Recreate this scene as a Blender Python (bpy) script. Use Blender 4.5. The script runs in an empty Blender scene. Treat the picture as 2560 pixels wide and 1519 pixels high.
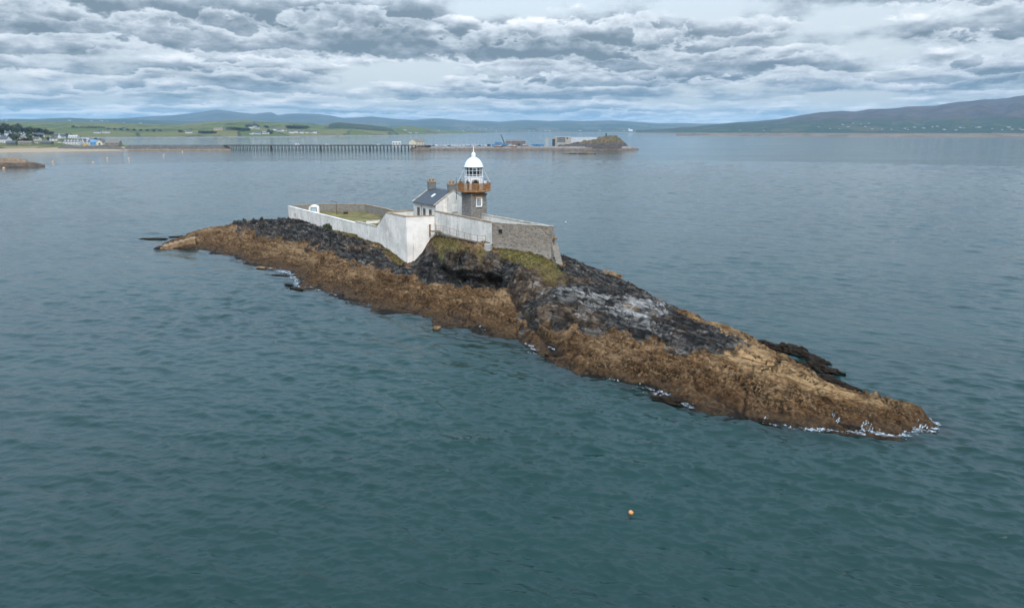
import bpy, bmesh, math, random
import numpy as np
from mathutils import Vector

SC = bpy.context.scene
COL = SC.collection
R = math.radians
# ------------------------------------------------------------------ camera
CAM_Z, PITCH, F = 24.0, 14.22, 1706.67            # metres, degrees, focal length in px of a 2560 px wide frame
cam_d = bpy.data.cameras.new('camera')
cam_d.lens = 24.0; cam_d.sensor_width = 36.0; cam_d.sensor_fit = 'HORIZONTAL'
cam_d.clip_start = 0.5; cam_d.clip_end = 120000
cam = bpy.data.objects.new('camera', cam_d); COL.objects.link(cam)
cam.location = (0, 0, CAM_Z); cam.rotation_euler = (R(90 - PITCH), 0, 0)
SC.camera = cam
SC.view_settings.view_transform = 'Standard'; SC.view_settings.look = 'None'
SC.view_settings.exposure = 0.25; SC.view_settings.gamma = 1.0
SC.cycles.max_bounces = 6; SC.cycles.diffuse_bounces = 3; SC.cycles.glossy_bounces = 3
SC.cycles.transmission_bounces = 4; SC.cycles.volume_bounces = 1; SC.cycles.transparent_max_bounces = 6
SC.cycles.caustics_reflective = False; SC.cycles.caustics_refractive = False
SC.cycles.sample_clamp_indirect = 3.0; SC.cycles.sample_clamp_direct = 4.0
try:
    SC.cycles.use_denoising = True
except Exception:
    pass

CT, ST = math.cos(R(PITCH)), math.sin(R(PITCH))
def ray(px, py):
    a = (px - 1280) / F; b = (759.5 - py) / F
    return a, CT + b * ST, -ST + b * CT
def pt(px, py, z):                                 # where the sight line through a photo point reaches height z
    a, dy, dz = ray(px, py); t = (z - CAM_Z) / dz
    return Vector((a * t, dy * t, z))
def pty(px, py, y):                                # ... or distance y
    a, dy, dz = ray(px, py); t = y / dy
    return Vector((a * t, y, CAM_Z + dz * t))

# ------------------------------------------------------------------ node helper
class NT:
    def __init__(s, tree): s.t = tree; s.L = tree.links
    def node(s, ty, **kw):
        n = s.t.nodes.new(ty)
        for k, v in kw.items(): setattr(n, k, v)
        return n
    def put(s, sock, v):
        if isinstance(v, bpy.types.NodeSocket): s.L.new(v, sock)
        elif v is not None:
            if hasattr(sock.default_value, '__len__') and not hasattr(v, '__len__'): v = [v] * len(sock.default_value)
            if hasattr(v, '__len__') and len(v) == 3 and len(sock.default_value) == 4: v = (*v, 1)
            sock.default_value = v
    def m(s, op, a, b=None, c=None, clamp=False):
        n = s.node('ShaderNodeMath', operation=op); n.use_clamp = clamp
        s.put(n.inputs[0], a)
        if b is not None: s.put(n.inputs[1], b)
        if c is not None: s.put(n.inputs[2], c)
        return n.outputs[0]
    def vm(s, op, a, b=None):
        n = s.node('ShaderNodeVectorMath', operation=op); s.put(n.inputs[0], a)
        if b is not None: s.put(n.inputs[1], b)
        return n.outputs[0]
    def xyz(s, x, y, z=0.0):
        n = s.node('ShaderNodeCombineXYZ')
        for i, v in enumerate((x, y, z)): s.put(n.inputs[i], v)
        return n.outputs[0]
    def sep(s, v):
        n = s.node('ShaderNodeSeparateXYZ'); s.put(n.inputs[0], v); return n.outputs
    def mix(s, f, a, b, blend='MIX'):
        n = s.node('ShaderNodeMix', data_type='RGBA', blend_type=blend)
        s.put(n.inputs[0], f); s.put(n.inputs[6], a); s.put(n.inputs[7], b); return n.outputs[2]
    def fmix(s, f, a, b):
        n = s.node('ShaderNodeMix', data_type='FLOAT')
        s.put(n.inputs[0], f); s.put(n.inputs[2], a); s.put(n.inputs[3], b); return n.outputs[0]
    def noise(s, vec, scale, detail=4, rough=0.5, dist=0.0):
        n = s.node('ShaderNodeTexNoise'); s.put(n.inputs['Vector'], vec)
        for k, v in (('Scale', scale), ('Detail', detail), ('Roughness', rough), ('Distortion', dist)): s.put(n.inputs[k], v)
        return n.outputs[0]
    def voro(s, vec, scale, feature='F1', out=0, rnd=1.0):
        n = s.node('ShaderNodeTexVoronoi', feature=feature); s.put(n.inputs['Vector'], vec); s.put(n.inputs['Scale'], scale)
        s.put(n.inputs['Randomness'], rnd)
        return n.outputs[out]
    def ss(s, x, a, b, lo=0.0, hi=1.0):            # smoothstep map
        n = s.node('ShaderNodeMapRange', interpolation_type='SMOOTHSTEP')
        for i, v in enumerate((x, a, b, lo, hi)): s.put(n.inputs[i], v)
        return n.outputs[0]
    def ramp(s, f, stops):
        n = s.node('ShaderNodeValToRGB'); e = n.color_ramp.elements
        while len(e) < len(stops): e.new(0.5)
        for el, (p, c) in zip(e, stops): el.position = p; el.color = (*c, 1)
        s.put(n.inputs[0], f); return n.outputs[0]
    def bump(s, h, strength=0.5, dist=0.05, normal=None):
        n = s.node('ShaderNodeBump'); s.put(n.inputs['Strength'], strength); s.put(n.inputs['Distance'], dist); s.put(n.inputs['Height'], h)
        if normal is not None: s.put(n.inputs['Normal'], normal)
        return n.outputs[0]

# ------------------------------------------------------------------ world: Nishita sky behind a broken cloud deck
SUN_AZ, SUN_EL = 171.0, 42.0                       # clockwise from +Y
W = bpy.data.worlds.new('World'); SC.world = W; W.use_nodes = True
w = NT(W.node_tree); W.node_tree.nodes.clear()
sky = w.node('ShaderNodeTexSky', sky_type='NISHITA'); sky.sun_disc = False
sky.sun_elevation = R(SUN_EL); sky.sun_rotation = R(SUN_AZ); sky.air_density = 1.3; sky.dust_density = 1.2; sky.ozone_density = 1.5
tc = w.node('ShaderNodeTexCoord').outputs['Generated']
dx, dyy, dzz = w.sep(tc)
el = w.m('MAXIMUM', dzz, 0.0)
az = w.m('ARCTAN2', dx, dyy)
def deck(elv, k, sc):                              # the direction projected on a flat cloud deck
    s_ = w.m('DIVIDE', sc, w.m('ADD', elv, k))
    return w.xyz(w.m('MULTIPLY', dx, s_), w.m('MULTIPLY', dyy, s_), 0.0)
def field(dz_):
    e = w.m('MAXIMUM', w.m('ADD', el, dz_), 0.0)
    P = deck(e, 0.062, 1.0)
    big = w.noise(w.vm('ADD', P, (3.7, 1.3, 0.0)), 0.34, 3, 0.5, 0.5)
    mid = w.noise(w.vm('ADD', P, (8.1, 4.4, 2.0)), 0.85, 12, 0.57, 0.10)
    Q = w.xyz(w.m('MULTIPLY', az, 13.0), w.m('MULTIPLY', w.m('LOGARITHM', w.m('ADD', e, .07), 2.71828), 5.2), 1.7)
    puff = w.noise(Q, 1.35, 10, 0.56, 0.05)
    return w.m('ADD', w.m('ADD', w.m('MULTIPLY', big, 0.62), w.m('MULTIPLY', mid, 0.50)), w.m('MULTIPLY', puff, 0.48)), puff
n0, p0 = field(0.0)
n1, p1 = field(0.0075)
# cloud masses: (azimuth deg, elevation deg, half widths, weight): positive = a thick grey mass, negative = a thin bright gap
BL = [(-27, 7.7, 14, 1.7, .34), (-13, 8.2, 10, 1.4, .30), (-10.5, 6.4, 8, 0.7, .24), (-34, 5.2, 7, 1.2, .22), (-1, 6.5, 6, 1.2, .26),
      (6, 6.7, 9, 1.5, .24), (15, 4.7, 11, 0.8, .30), (27, 3.1, 12, 0.6, .20), (36, 9.0, 6, 1.0, .40), (24, 9.6, 6, 0.5, .34),
      (14.5, 9.0, 5, .8, -.40), (26, 7.9, 6, .9, -.34), (5, 4.2, 7, .7, -.22), (-26, 5.0, 6, .7, -.20), (-7, 4.6, 6, .7, -.22), (16, 3.3, 7, .5, -.26), (33, 6.2, 5, .5, .20),
      (-3, 8.8, 3, .7, -.22), (36, 5.2, 4, .6, -.24), (-20, 3.4, 12, .5, .12), (3, 2.9, 9, .5, .10)]
bias = None
for a0, e0, wa, we, k in BL:
    q = w.m('ADD', w.m('POWER', w.m('ABSOLUTE', w.m('DIVIDE', w.m('SUBTRACT', az, R(a0)), R(wa))), 2.0),
            w.m('POWER', w.m('ABSOLUTE', w.m('DIVIDE', w.m('SUBTRACT', el, R(e0)), R(we))), 2.0))
    g = w.m('MULTIPLY', w.m('EXPONENT', w.m('MULTIPLY', q, -1.0)), k)
    bias = g if bias is None else w.m('ADD', bias, g)
dens = w.m('ADD', n0, w.m('MULTIPLY', bias, 0.55))
cover = w.ss(dens, 0.66, 0.82)
dn = w.m('SUBTRACT', n0, n1)                       # thins upward = a lit top, thickens upward = a shaded base
lit = w.m('ADD', w.m('MULTIPLY', dn, 2.9), w.m('SUBTRACT', 1.50, w.m('MULTIPLY', dens, 1.16)))
# rows of cumulus: each rises from a flat shaded base to a ragged lit top, the next base stands behind it
ph0 = w.m('MULTIPLY', w.m('LOGARITHM', w.m('ADD', el, .045), 2.71828), 4.0)
def rows(f, off, amp1, amp2, amp3):
    q1 = w.xyz(w.m('MULTIPLY', az, 3.2 * f), w.m('MULTIPLY', ph0, .45), off); q2 = w.xyz(w.m('MULTIPLY', az, 11.0 * f), w.m('MULTIPLY', ph0, .9), off + 3); q3 = w.xyz(w.m('MULTIPLY', az, 34.0 * f), w.m('MULTIPLY', ph0, 3.0), off + 7)
    a1 = w.m('MULTIPLY', w.noise(q1, 1.0, 3, .5), amp1)
    b1 = w.m('MULTIPLY', w.m('ABSOLUTE', w.m('SUBTRACT', w.noise(q2, 1.0, 4, .55), .5)), amp2)
    c1 = w.m('MULTIPLY', w.m('ABSOLUTE', w.m('SUBTRACT', w.noise(q3, 1.0, 6, .6), .5)), amp3)
    s_ = w.m('FRACT', w.m('ADD', w.m('ADD', ph0, a1), w.m('ADD', b1, c1)))
    return w.m('MULTIPLY', w.m('POWER', s_, 1.7), w.ss(s_, 1.0, .82))
rowL = w.m('MAXIMUM', rows(1.0, 0.0, 3.0, 2.2, .65), w.m('MULTIPLY', rows(1.4, 21.0, 3.2, 2.0, .75), .80))
lit = w.m('ADD', w.m('MULTIPLY', lit, .95), w.m('SUBTRACT', w.m('MULTIPLY', rowL, .76), .34))
cover = w.m('MINIMUM', cover, w.ss(rowL, .75, .45, .75, 1.0))
low = w.ss(el, 0.0, 0.085)
ccol = w.ramp(lit, [(0.06, (.16, .21, .25)), (0.34, (.30, .355, .41)), (0.56, (.49, .54, .595)), (0.78, (.66, .71, .76)), (1.0, (.88, .885, .89))])
hcol = w.ramp(lit, [(0.08, (.16, .265, .365)), (0.40, (.32, .425, .51)), (0.62, (.53, .60, .655)), (0.9, (.80, .80, .80))])
ccol = w.mix(low, hcol, ccol)
up = w.m('ADD', 0.81, w.m('MULTIPLY', el, 2.1))    # an overcast deck is brighter overhead
high = w.ss(el, .13, .36)
bg1 = w.node('ShaderNodeBackground'); w.put(bg1.inputs[0], sky.outputs[0]); w.put(bg1.inputs[1], 0.085)
bg2 = w.node('ShaderNodeBackground'); w.put(bg2.inputs[0], w.mix(w.m('MULTIPLY', high, .7), ccol, (.47, .65, .88, 1))); w.put(bg2.inputs[1], up)
thin = w.mix(low, (.46, .55, .62, 1), (.61, .675, .725, 1))     # thin high veil between the masses
thin = w.mix(high, thin, (.46, .66, .92, 1))
bg3 = w.node('ShaderNodeBackground'); w.put(bg3.inputs[0], thin); w.put(bg3.inputs[1], up)
m1 = w.node('ShaderNodeMixShader'); w.put(m1.inputs[0], 0.78); w.L.new(bg1.outputs[0], m1.inputs[1]); w.L.new(bg3.outputs[0], m1.inputs[2])
m2 = w.node('ShaderNodeMixShader'); w.put(m2.inputs[0], cover); w.L.new(m1.outputs[0], m2.inputs[1]); w.L.new(bg2.outputs[0], m2.inputs[2])
wo = w.node('ShaderNodeOutputWorld'); w.L.new(m2.outputs[0], wo.inputs[0])

# ------------------------------------------------------------------ sun (veiled)
sd = bpy.data.lights.new('sun', 'SUN'); sd.energy = 2.3; sd.angle = R(28); sd.color = (1.0, .95, .88)
sun = bpy.data.objects.new('sun', sd); COL.objects.link(sun)
to_sun = Vector((math.sin(R(SUN_AZ)) * math.cos(R(SUN_EL)), math.cos(R(SUN_AZ)) * math.cos(R(SUN_EL)), math.sin(R(SUN_EL))))
sun.location = to_sun * 300; sun.rotation_euler = (-to_sun).to_track_quat('-Z', 'Y').to_euler()

# ------------------------------------------------------------------ mesh helpers
class MB:
    def __init__(s): s.v = []; s.f = []
    def add(s, vs, fs):
        o = len(s.v); s.v += [tuple(p) for p in vs]; s.f += [tuple(i + o for i in f) for f in fs]; return s
    def box(s, c, d, rz=0.0, taper=1.0):
        cx, cy, cz = c; hx, hy, hz = d[0] / 2, d[1] / 2, d[2] / 2; ca, sa = math.cos(rz), math.sin(rz); vs = []
        for z, k in ((-hz, 1), (hz, taper)):
            for x, y in ((-hx, -hy), (hx, -hy), (hx, hy), (-hx, hy)):
                x *= k; y *= k; vs.append((cx + x * ca - y * sa, cy + x * sa + y * ca, cz + z))
        return s.add(vs, [(3, 2, 1, 0), (4, 5, 6, 7), (0, 1, 5, 4), (1, 2, 6, 5), (2, 3, 7, 6), (3, 0, 4, 7)])
    def b2(s, x0, x1, y0, y1, z0, z1): return s.box(((x0 + x1) / 2, (y0 + y1) / 2, (z0 + z1) / 2), (x1 - x0, y1 - y0, z1 - z0))
    def prism(s, poly, z0, z1):
        n = len(poly)
        return s.add([(x, y, z0) for x, y in poly] + [(x, y, z1) for x, y in poly],
                     [tuple(range(n - 1, -1, -1)), tuple(range(n, 2 * n))] + [(i, (i + 1) % n, n + (i + 1) % n, n + i) for i in range(n)])
    def extr(s, poly, axis, a0, a1):               # polygon in the plane across an axis, extruded along it
        n = len(poly)
        f = (lambda p, a: (a, p[0], p[1])) if axis == 'x' else (lambda p, a: (p[0], a, p[1]))
        return s.add([f(p, a0) for p in poly] + [f(p, a1) for p in poly],
                     [tuple(range(n - 1, -1, -1)), tuple(range(n, 2 * n))] + [(i, (i + 1) % n, n + (i + 1) % n, n + i) for i in range(n)])
    def tube(s, p0, p1, r0, r1=None, n=8):
        r1 = r0 if r1 is None else r1
        p0, p1 = Vector(p0), Vector(p1); d = (p1 - p0).normalized()
        x = d.orthogonal().normalized(); y = d.cross(x); vs = []
        for p, r in ((p0, r0), (p1, r1)):
            for i in range(n):
                t = 2 * math.pi * i / n; vs.append(p + x * (r * math.cos(t)) + y * (r * math.sin(t)))
        return s.add(vs, [tuple(range(n - 1, -1, -1)), tuple(range(n, 2 * n))] + [(i, (i + 1) % n, n + (i + 1) % n, n + i) for i in range(n)])
    def lathe(s, prof, c=(0, 0, 0), n=24, ph=0.0):
        vs, fs = [], []; m = len(prof)
        for r, z in prof:
            for i in range(n):
                t = 2 * math.pi * (i + ph) / n; vs.append((c[0] + r * math.cos(t), c[1] + r * math.sin(t), c[2] + z))
        for j in range(m - 1):
            for i in range(n): fs.append((j * n + i, j * n + (i + 1) % n, (j + 1) * n + (i + 1) % n, (j + 1) * n + i))
        fs.append(tuple(range(n - 1, -1, -1))); fs.append(tuple((m - 1) * n + i for i in range(n)))
        return s.add(vs, fs)
    def build(s, name, mat, parent=None, smooth=False, origin=None, bevel=0):
        me = bpy.data.meshes.new(name)
        v = np.array(s.v, dtype=float)
        if parent is None and origin is None:
            origin = ((v[:, 0].min() + v[:, 0].max()) / 2, (v[:, 1].min() + v[:, 1].max()) / 2, v[:, 2].min())
        if origin is not None: v = v - np.array(origin)
        me.from_pydata(v.tolist(), [], s.f); me.update()
        if smooth:
            for p in me.polygons: p.use_smooth = True
        o = bpy.data.objects.new(name, me); COL.objects.link(o)
        if origin is not None: o.location = origin
        if mat: me.materials.append(mat)
        if parent: o.parent = parent
        if bevel:
            b = o.modifiers.new('bevel', 'BEVEL'); b.width = bevel; b.segments = 2; b.limit_method = 'ANGLE'
        return o
def tag(o, label=None, cat=None, group=None, kind=None):
    if label: o['label'] = label
    if cat: o['category'] = cat
    if group: o['group'] = group
    if kind: o['kind'] = kind
    return o
def thing(name, label, cat, loc, rz=0.0, group=None):
    o = bpy.data.objects.new(name, None); COL.objects.link(o); o.empty_display_size = 0.5
    o.location = loc; o.rotation_euler = (0, 0, rz)
    return tag(o, label, cat, group)
def copy_thing(o, loc, rz=None, label=None, scale=None):
    r = o.copy(); COL.objects.link(r); r.location = loc
    if rz is not None: r.rotation_euler = (0, 0, rz)
    if scale is not None: r.scale = (scale,) * 3 if not hasattr(scale, '__len__') else scale
    if label: r['label'] = label
    def kids(a, b):
        for ch in [c for c in bpy.data.objects if c.parent == a]:
            d = ch.copy(); COL.objects.link(d); d.parent = b; kids(ch, d)
    kids(o, r)
    return r
def grid_mesh(name, X, Y, Z, mat, kind=None, smooth=True, keep=None, attrs=None):
    h, wd = X.shape
    idx = np.arange(h * wd).reshape(h, wd)
    q = np.stack([idx[:-1, :-1], idx[:-1, 1:], idx[1:, 1:], idx[1:, :-1]], -1).reshape(-1, 4)
    if keep is not None:
        k = keep.ravel(); q = q[k[q].any(1)]
    co = np.stack([X.ravel(), Y.ravel(), Z.ravel()], 1)
    used = np.unique(q); remap = np.full(h * wd, -1); remap[used] = np.arange(len(used)); q = remap[q]; co = co[used]
    me = bpy.data.meshes.new(name)
    me.vertices.add(len(co)); me.vertices.foreach_set('co', co.ravel().astype(np.float32))
    me.loops.add(q.size); me.loops.foreach_set('vertex_index', q.ravel().astype(np.int32))
    me.polygons.add(len(q)); me.polygons.foreach_set('loop_start', np.arange(0, q.size, 4, dtype=np.int32))
    me.update(calc_edges=True)
    if smooth: me.polygons.foreach_set('use_smooth', np.ones(len(q), dtype=bool))
    for an, arr in (attrs or {}).items():
        at = me.attributes.new(an, 'FLOAT_COLOR', 'POINT')
        at.data.foreach_set('color', arr.reshape(-1, 4)[used].ravel().astype(np.float32))
    me.materials.append(mat)
    o = bpy.data.objects.new(name, me); COL.objects.link(o)
    if kind: o['kind'] = kind
    return o

# ------------------------------------------------------------------ numeric noise
def _h(ix, iy, seed):
    x = (ix.astype(np.int64) * 374761393 + iy.astype(np.int64) * 668265263 + seed * 144269504) & 0xffffffff
    x = ((x ^ (x >> 13)) * 1274126177) & 0xffffffff
    return ((x ^ (x >> 16)) & 0xffffff) / float(0x1000000)
def perlin(x, y, seed=0):
    ix, iy = np.floor(x), np.floor(y); fx, fy = x - ix, y - iy
    u, v = fx * fx * fx * (fx * (fx * 6 - 15) + 10), fy * fy * fy * (fy * (fy * 6 - 15) + 10)
    def g(a, b):
        t = _h(ix + a, iy + b, seed) * 2 * np.pi
        return np.cos(t) * (fx - a) + np.sin(t) * (fy - b)
    return ((g(0, 0) * (1 - u) + g(1, 0) * u) * (1 - v) + (g(0, 1) * (1 - u) + g(1, 1) * u) * v) * 1.5
def fbm(x, y, o=5, seed=0, gain=0.5):
    s = np.zeros_like(x); a = 1.0
    for i in range(o): s += a * perlin(x, y, seed + i * 7); x = x * 2.03; y = y * 2.03; a *= gain
    return s
def ridged(x, y, o=5, seed=0, gain=0.5):
    s = np.zeros_like(x); a = 1.0
    for i in range(o): s += a * (1 - 2 * np.abs(perlin(x, y, seed + i * 7))); x = x * 2.05; y = y * 2.05; a *= gain
    return s
def worley(x, y, seed=0):
    ix, iy = np.floor(x), np.floor(y); f1 = np.full(x.shape, 9.0); f2 = np.full(x.shape, 9.0); cid = np.zeros(x.shape)
    for a in (-1, 0, 1):
        for b in (-1, 0, 1):
            px = ix + a + _h(ix + a, iy + b, seed); py = iy + b + _h(ix + a, iy + b, seed + 5)
            d = np.hypot(px - x, py - y); r = _h(ix + a, iy + b, seed + 9)
            n = d < f1; f2 = np.where(n, f1, np.minimum(f2, d)); cid = np.where(n, r, cid); f1 = np.where(n, d, f1)
    return f1, f2, cid
def sstep(x, a, b):
    t = np.clip((x - a) / (b - a), 0, 1); return t * t * (3 - 2 * t)
def poly_sd(X, Y, poly):                           # signed distance, positive inside
    d = np.full(X.shape, 1e9); ins = np.zeros(X.shape, bool); n = len(poly)
    for i in range(n):
        ax, ay = poly[i][:2]; bx, by = poly[(i + 1) % n][:2]; ex, ey = bx - ax, by - ay
        t = np.clip(((X - ax) * ex + (Y - ay) * ey) / (ex * ex + ey * ey + 1e-9), 0, 1)
        d = np.minimum(d, np.hypot(X - ax - t * ex, Y - ay - t * ey))
        c = ((ay > Y) != (by > Y)) & (X < (bx - ax) * (Y - ay) / (by - ay + 1e-12) + ax)
        ins ^= c
    return np.where(ins, d, -d)

# ------------------------------------------------------------------ generic materials
def M(name, c1, c2=None, rough=0.8, scale=1.0, detail=6, bump=0.0, bscale=None, metal=0.0, stretch=None, spec=0.3, sharp=(0.35, 0.65), coords='Object'):
    m = bpy.data.materials.new(name); m.use_nodes = True; t = NT(m.node_tree); p = m.node_tree.nodes['Principled BSDF']
    v = t.node('ShaderNodeTexCoord').outputs[coords]
    if stretch: v = t.vm('MULTIPLY', v, stretch)
    n = t.noise(v, scale, detail, 0.6)
    t.put(p.inputs['Base Color'], t.mix(t.ss(n, *sharp), c1, c2 or tuple(x * .8 for x in c1)))
    t.put(p.inputs['Roughness'], rough); t.put(p.inputs['Metallic'], metal); t.put(p.inputs['Specular IOR Level'], spec)
    if bump: t.L.new(t.bump(t.noise(v, bscale or scale * 4, 6, 0.6), 0.6, bump), p.inputs['Normal'])
    return m
# ------------------------------------------------------------------ plan of the walled compound
Tn = pt(1185, 550, 7.5); Tn = Vector((-6.2, 112.5, 7.5))
AX = Vector((.575, -.818, 0)); BX = Vector((.818, .575, 0)); RZ = math.atan2(AX.y, AX.x)
P1 = pt(964.6, 532.5, 10.05); PC = pt(1015, 542.5, 10.05); PJ = pt(1086, 540, 10.05)       # terrace wall
D1 = pt(941.3, 567.4, 7.05); S1 = pt(889, 554.6, 7.05); S0 = pt(888, 558, 6.75); L0 = pt(719.4, 515.7, 6.6)
W1a = pt(1086.6, 529, 10.77); W1b = pt(1229, 557, 10.77); ST1 = pt(1382, 567, 10.77); BK0 = pt(1216, 537.6, 10.77)
TB = pt(1034, 528, 10.05); P1b = pt(966, 530, 10.05)
YB = [pt(719.4, 515.7, 6.6), pt(780, 512.5, 6.7), pt(833, 511, 6.8), pt(913, 512, 6.9), pt(962, 522, 7.0), pt(982, 528, 7.3)]
COMPOUND = [(p.x, p.y) for p in (L0, S1, D1, P1, PC, PJ, W1b, ST1, BK0)] + [(-8, 124), (-20, 140)] + [(p.x, p.y) for p in (YB[5], YB[4], YB[3], YB[2], YB[1])]
# ================================================================== SEA
def sea_material():
    m = bpy.data.materials.new('sea_water'); m.use_nodes = True; t = NT(m.node_tree); p = m.node_tree.nodes['Principled BSDF']
    P = t.node('ShaderNodeNewGeometry').outputs['Position']
    patch = t.noise(t.vm('MULTIPLY', P, (.006, .011, 0)), 1.0, 4, 0.55, 0.6)
    deep = t.mix(t.ss(patch, .3, .7), (.0007, .0190, .0145, 1), (.0012, .0285, .0230, 1))
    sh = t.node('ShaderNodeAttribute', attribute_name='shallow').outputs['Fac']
    kelp_refl = t.m('MULTIPLY', sh, t.ss(t.noise(P, .55, 6, .62, .6), .34, .58, .25, 1.0))
    t.put(p.inputs['Base Color'], t.mix(kelp_refl, deep, (.0055, .0060, .0042, 1)))  # kelp and sunken rock by depth; also paints in the cliff's dark reflection
    t.put(p.inputs['IOR'], 1.34); t.put(p.inputs['Specular IOR Level'], 0.5); t.put(p.inputs['Roughness'], 0.06)
    rot = t.node('ShaderNodeVectorRotate', rotation_type='Z_AXIS'); t.put(rot.inputs['Vector'], P); rot.inputs['Angle'].default_value = R(24)
    v = rot.outputs[0]
    r1 = t.noise(t.vm('MULTIPLY', v, (.75, 2.0, 0)), 1.0, 6, 0.62, 0.7)
    r2 = t.noise(t.vm('MULTIPLY', v, (2.6, 6.5, 0)), 1.0, 5, 0.62, 0.5)
    r3 = t.noise(t.vm('MULTIPLY', v, (.05, .14, 0)), 1.0, 5, 0.6, 0.5)
    calm = t.ss(t.noise(t.vm('MULTIPLY', P, (.0035, .012, 0)), 1.0, 4, 0.55, 1.0), .30, .62, 0.45, 1.0)
    h = t.m('ADD', t.m('ADD', t.m('MULTIPLY', r1, 0.06), t.m('MULTIPLY', r2, 0.025)), t.m('MULTIPLY', r3, 0.75))
    b = t.node('ShaderNodeBump'); t.put(b.inputs['Strength'], t.m('MULTIPLY', calm, 0.95)); b.inputs['Distance'].default_value = 0.9
    t.put(b.inputs['Height'], h); t.L.new(b.outputs[0], p.inputs['Normal'])
    return m
def build_sea():
    ring = [18.0]
    while ring[-1] < 15000: ring.append(ring[-1] * (1.0026 if ring[-1] < 130 else 1.0040 if ring[-1] < 600 else 1.013))
    ring = np.array(ring)
    ang = np.concatenate([np.linspace(-180, -52, 40)[:-1], np.linspace(-52, 52, 560), np.linspace(52, 180, 40)[1:]])
    A, Rr = np.meshgrid(np.radians(ang), ring)
    X = Rr * np.sin(A); Y = Rr * np.cos(A); X0, Y0 = X.copy(), Y.copy(); Z = np.zeros_like(X)
    cell = Rr * np.where(Rr < 130, .0028, np.where(Rr < 600, .0040, .013))
    gust = 0.85 + 0.30 * fbm(X / 60, Y / 35, 3, 77)
    lee = 1 - 0.45 * sstep(poly_sd(X, Y, [(20, 58), (60, 58), (140, 260), (-30, 260), (-20, 120)]), -8, 20)
    rng = np.random.RandomState(5); n = 190
    lam = np.exp(rng.uniform(math.log(0.30), math.log(7.5), n))
    th = np.radians(64 + rng.normal(0, 1, n) * np.where(lam < 1.0, 34, 24)); ph = rng.uniform(0, 6.28, n)
    for i in range(n):
        k = 2 * math.pi / lam[i]; st = 0.055 * (lam[i] / 0.7) ** (-.47)
        wgt = sstep(lam[i] / cell, 1.6, 3.4) * gust * lee
        cx, sy = math.cos(th[i]), math.sin(th[i])
        q = k * (X0 * cx + Y0 * sy) + ph[i]; a = st / k
        Z += wgt * a * np.sin(q); c = np.cos(q) * wgt * a * 0.35
        X += c * cx; Y += c * sy
    # the first ring closes on a fan of its own under the camera
    X[0] *= 0.02; Y[0] *= 0.02
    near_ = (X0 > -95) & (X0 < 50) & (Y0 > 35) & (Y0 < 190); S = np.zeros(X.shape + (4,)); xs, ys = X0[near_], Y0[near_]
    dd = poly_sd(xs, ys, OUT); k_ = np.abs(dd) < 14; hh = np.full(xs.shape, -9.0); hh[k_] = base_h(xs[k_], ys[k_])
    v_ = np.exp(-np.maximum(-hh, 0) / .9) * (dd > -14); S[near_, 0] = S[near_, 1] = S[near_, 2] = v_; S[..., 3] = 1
    return tag(grid_mesh('sea', X, Y, Z, sea_material(), attrs={'shallow': S}), kind='structure')


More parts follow.
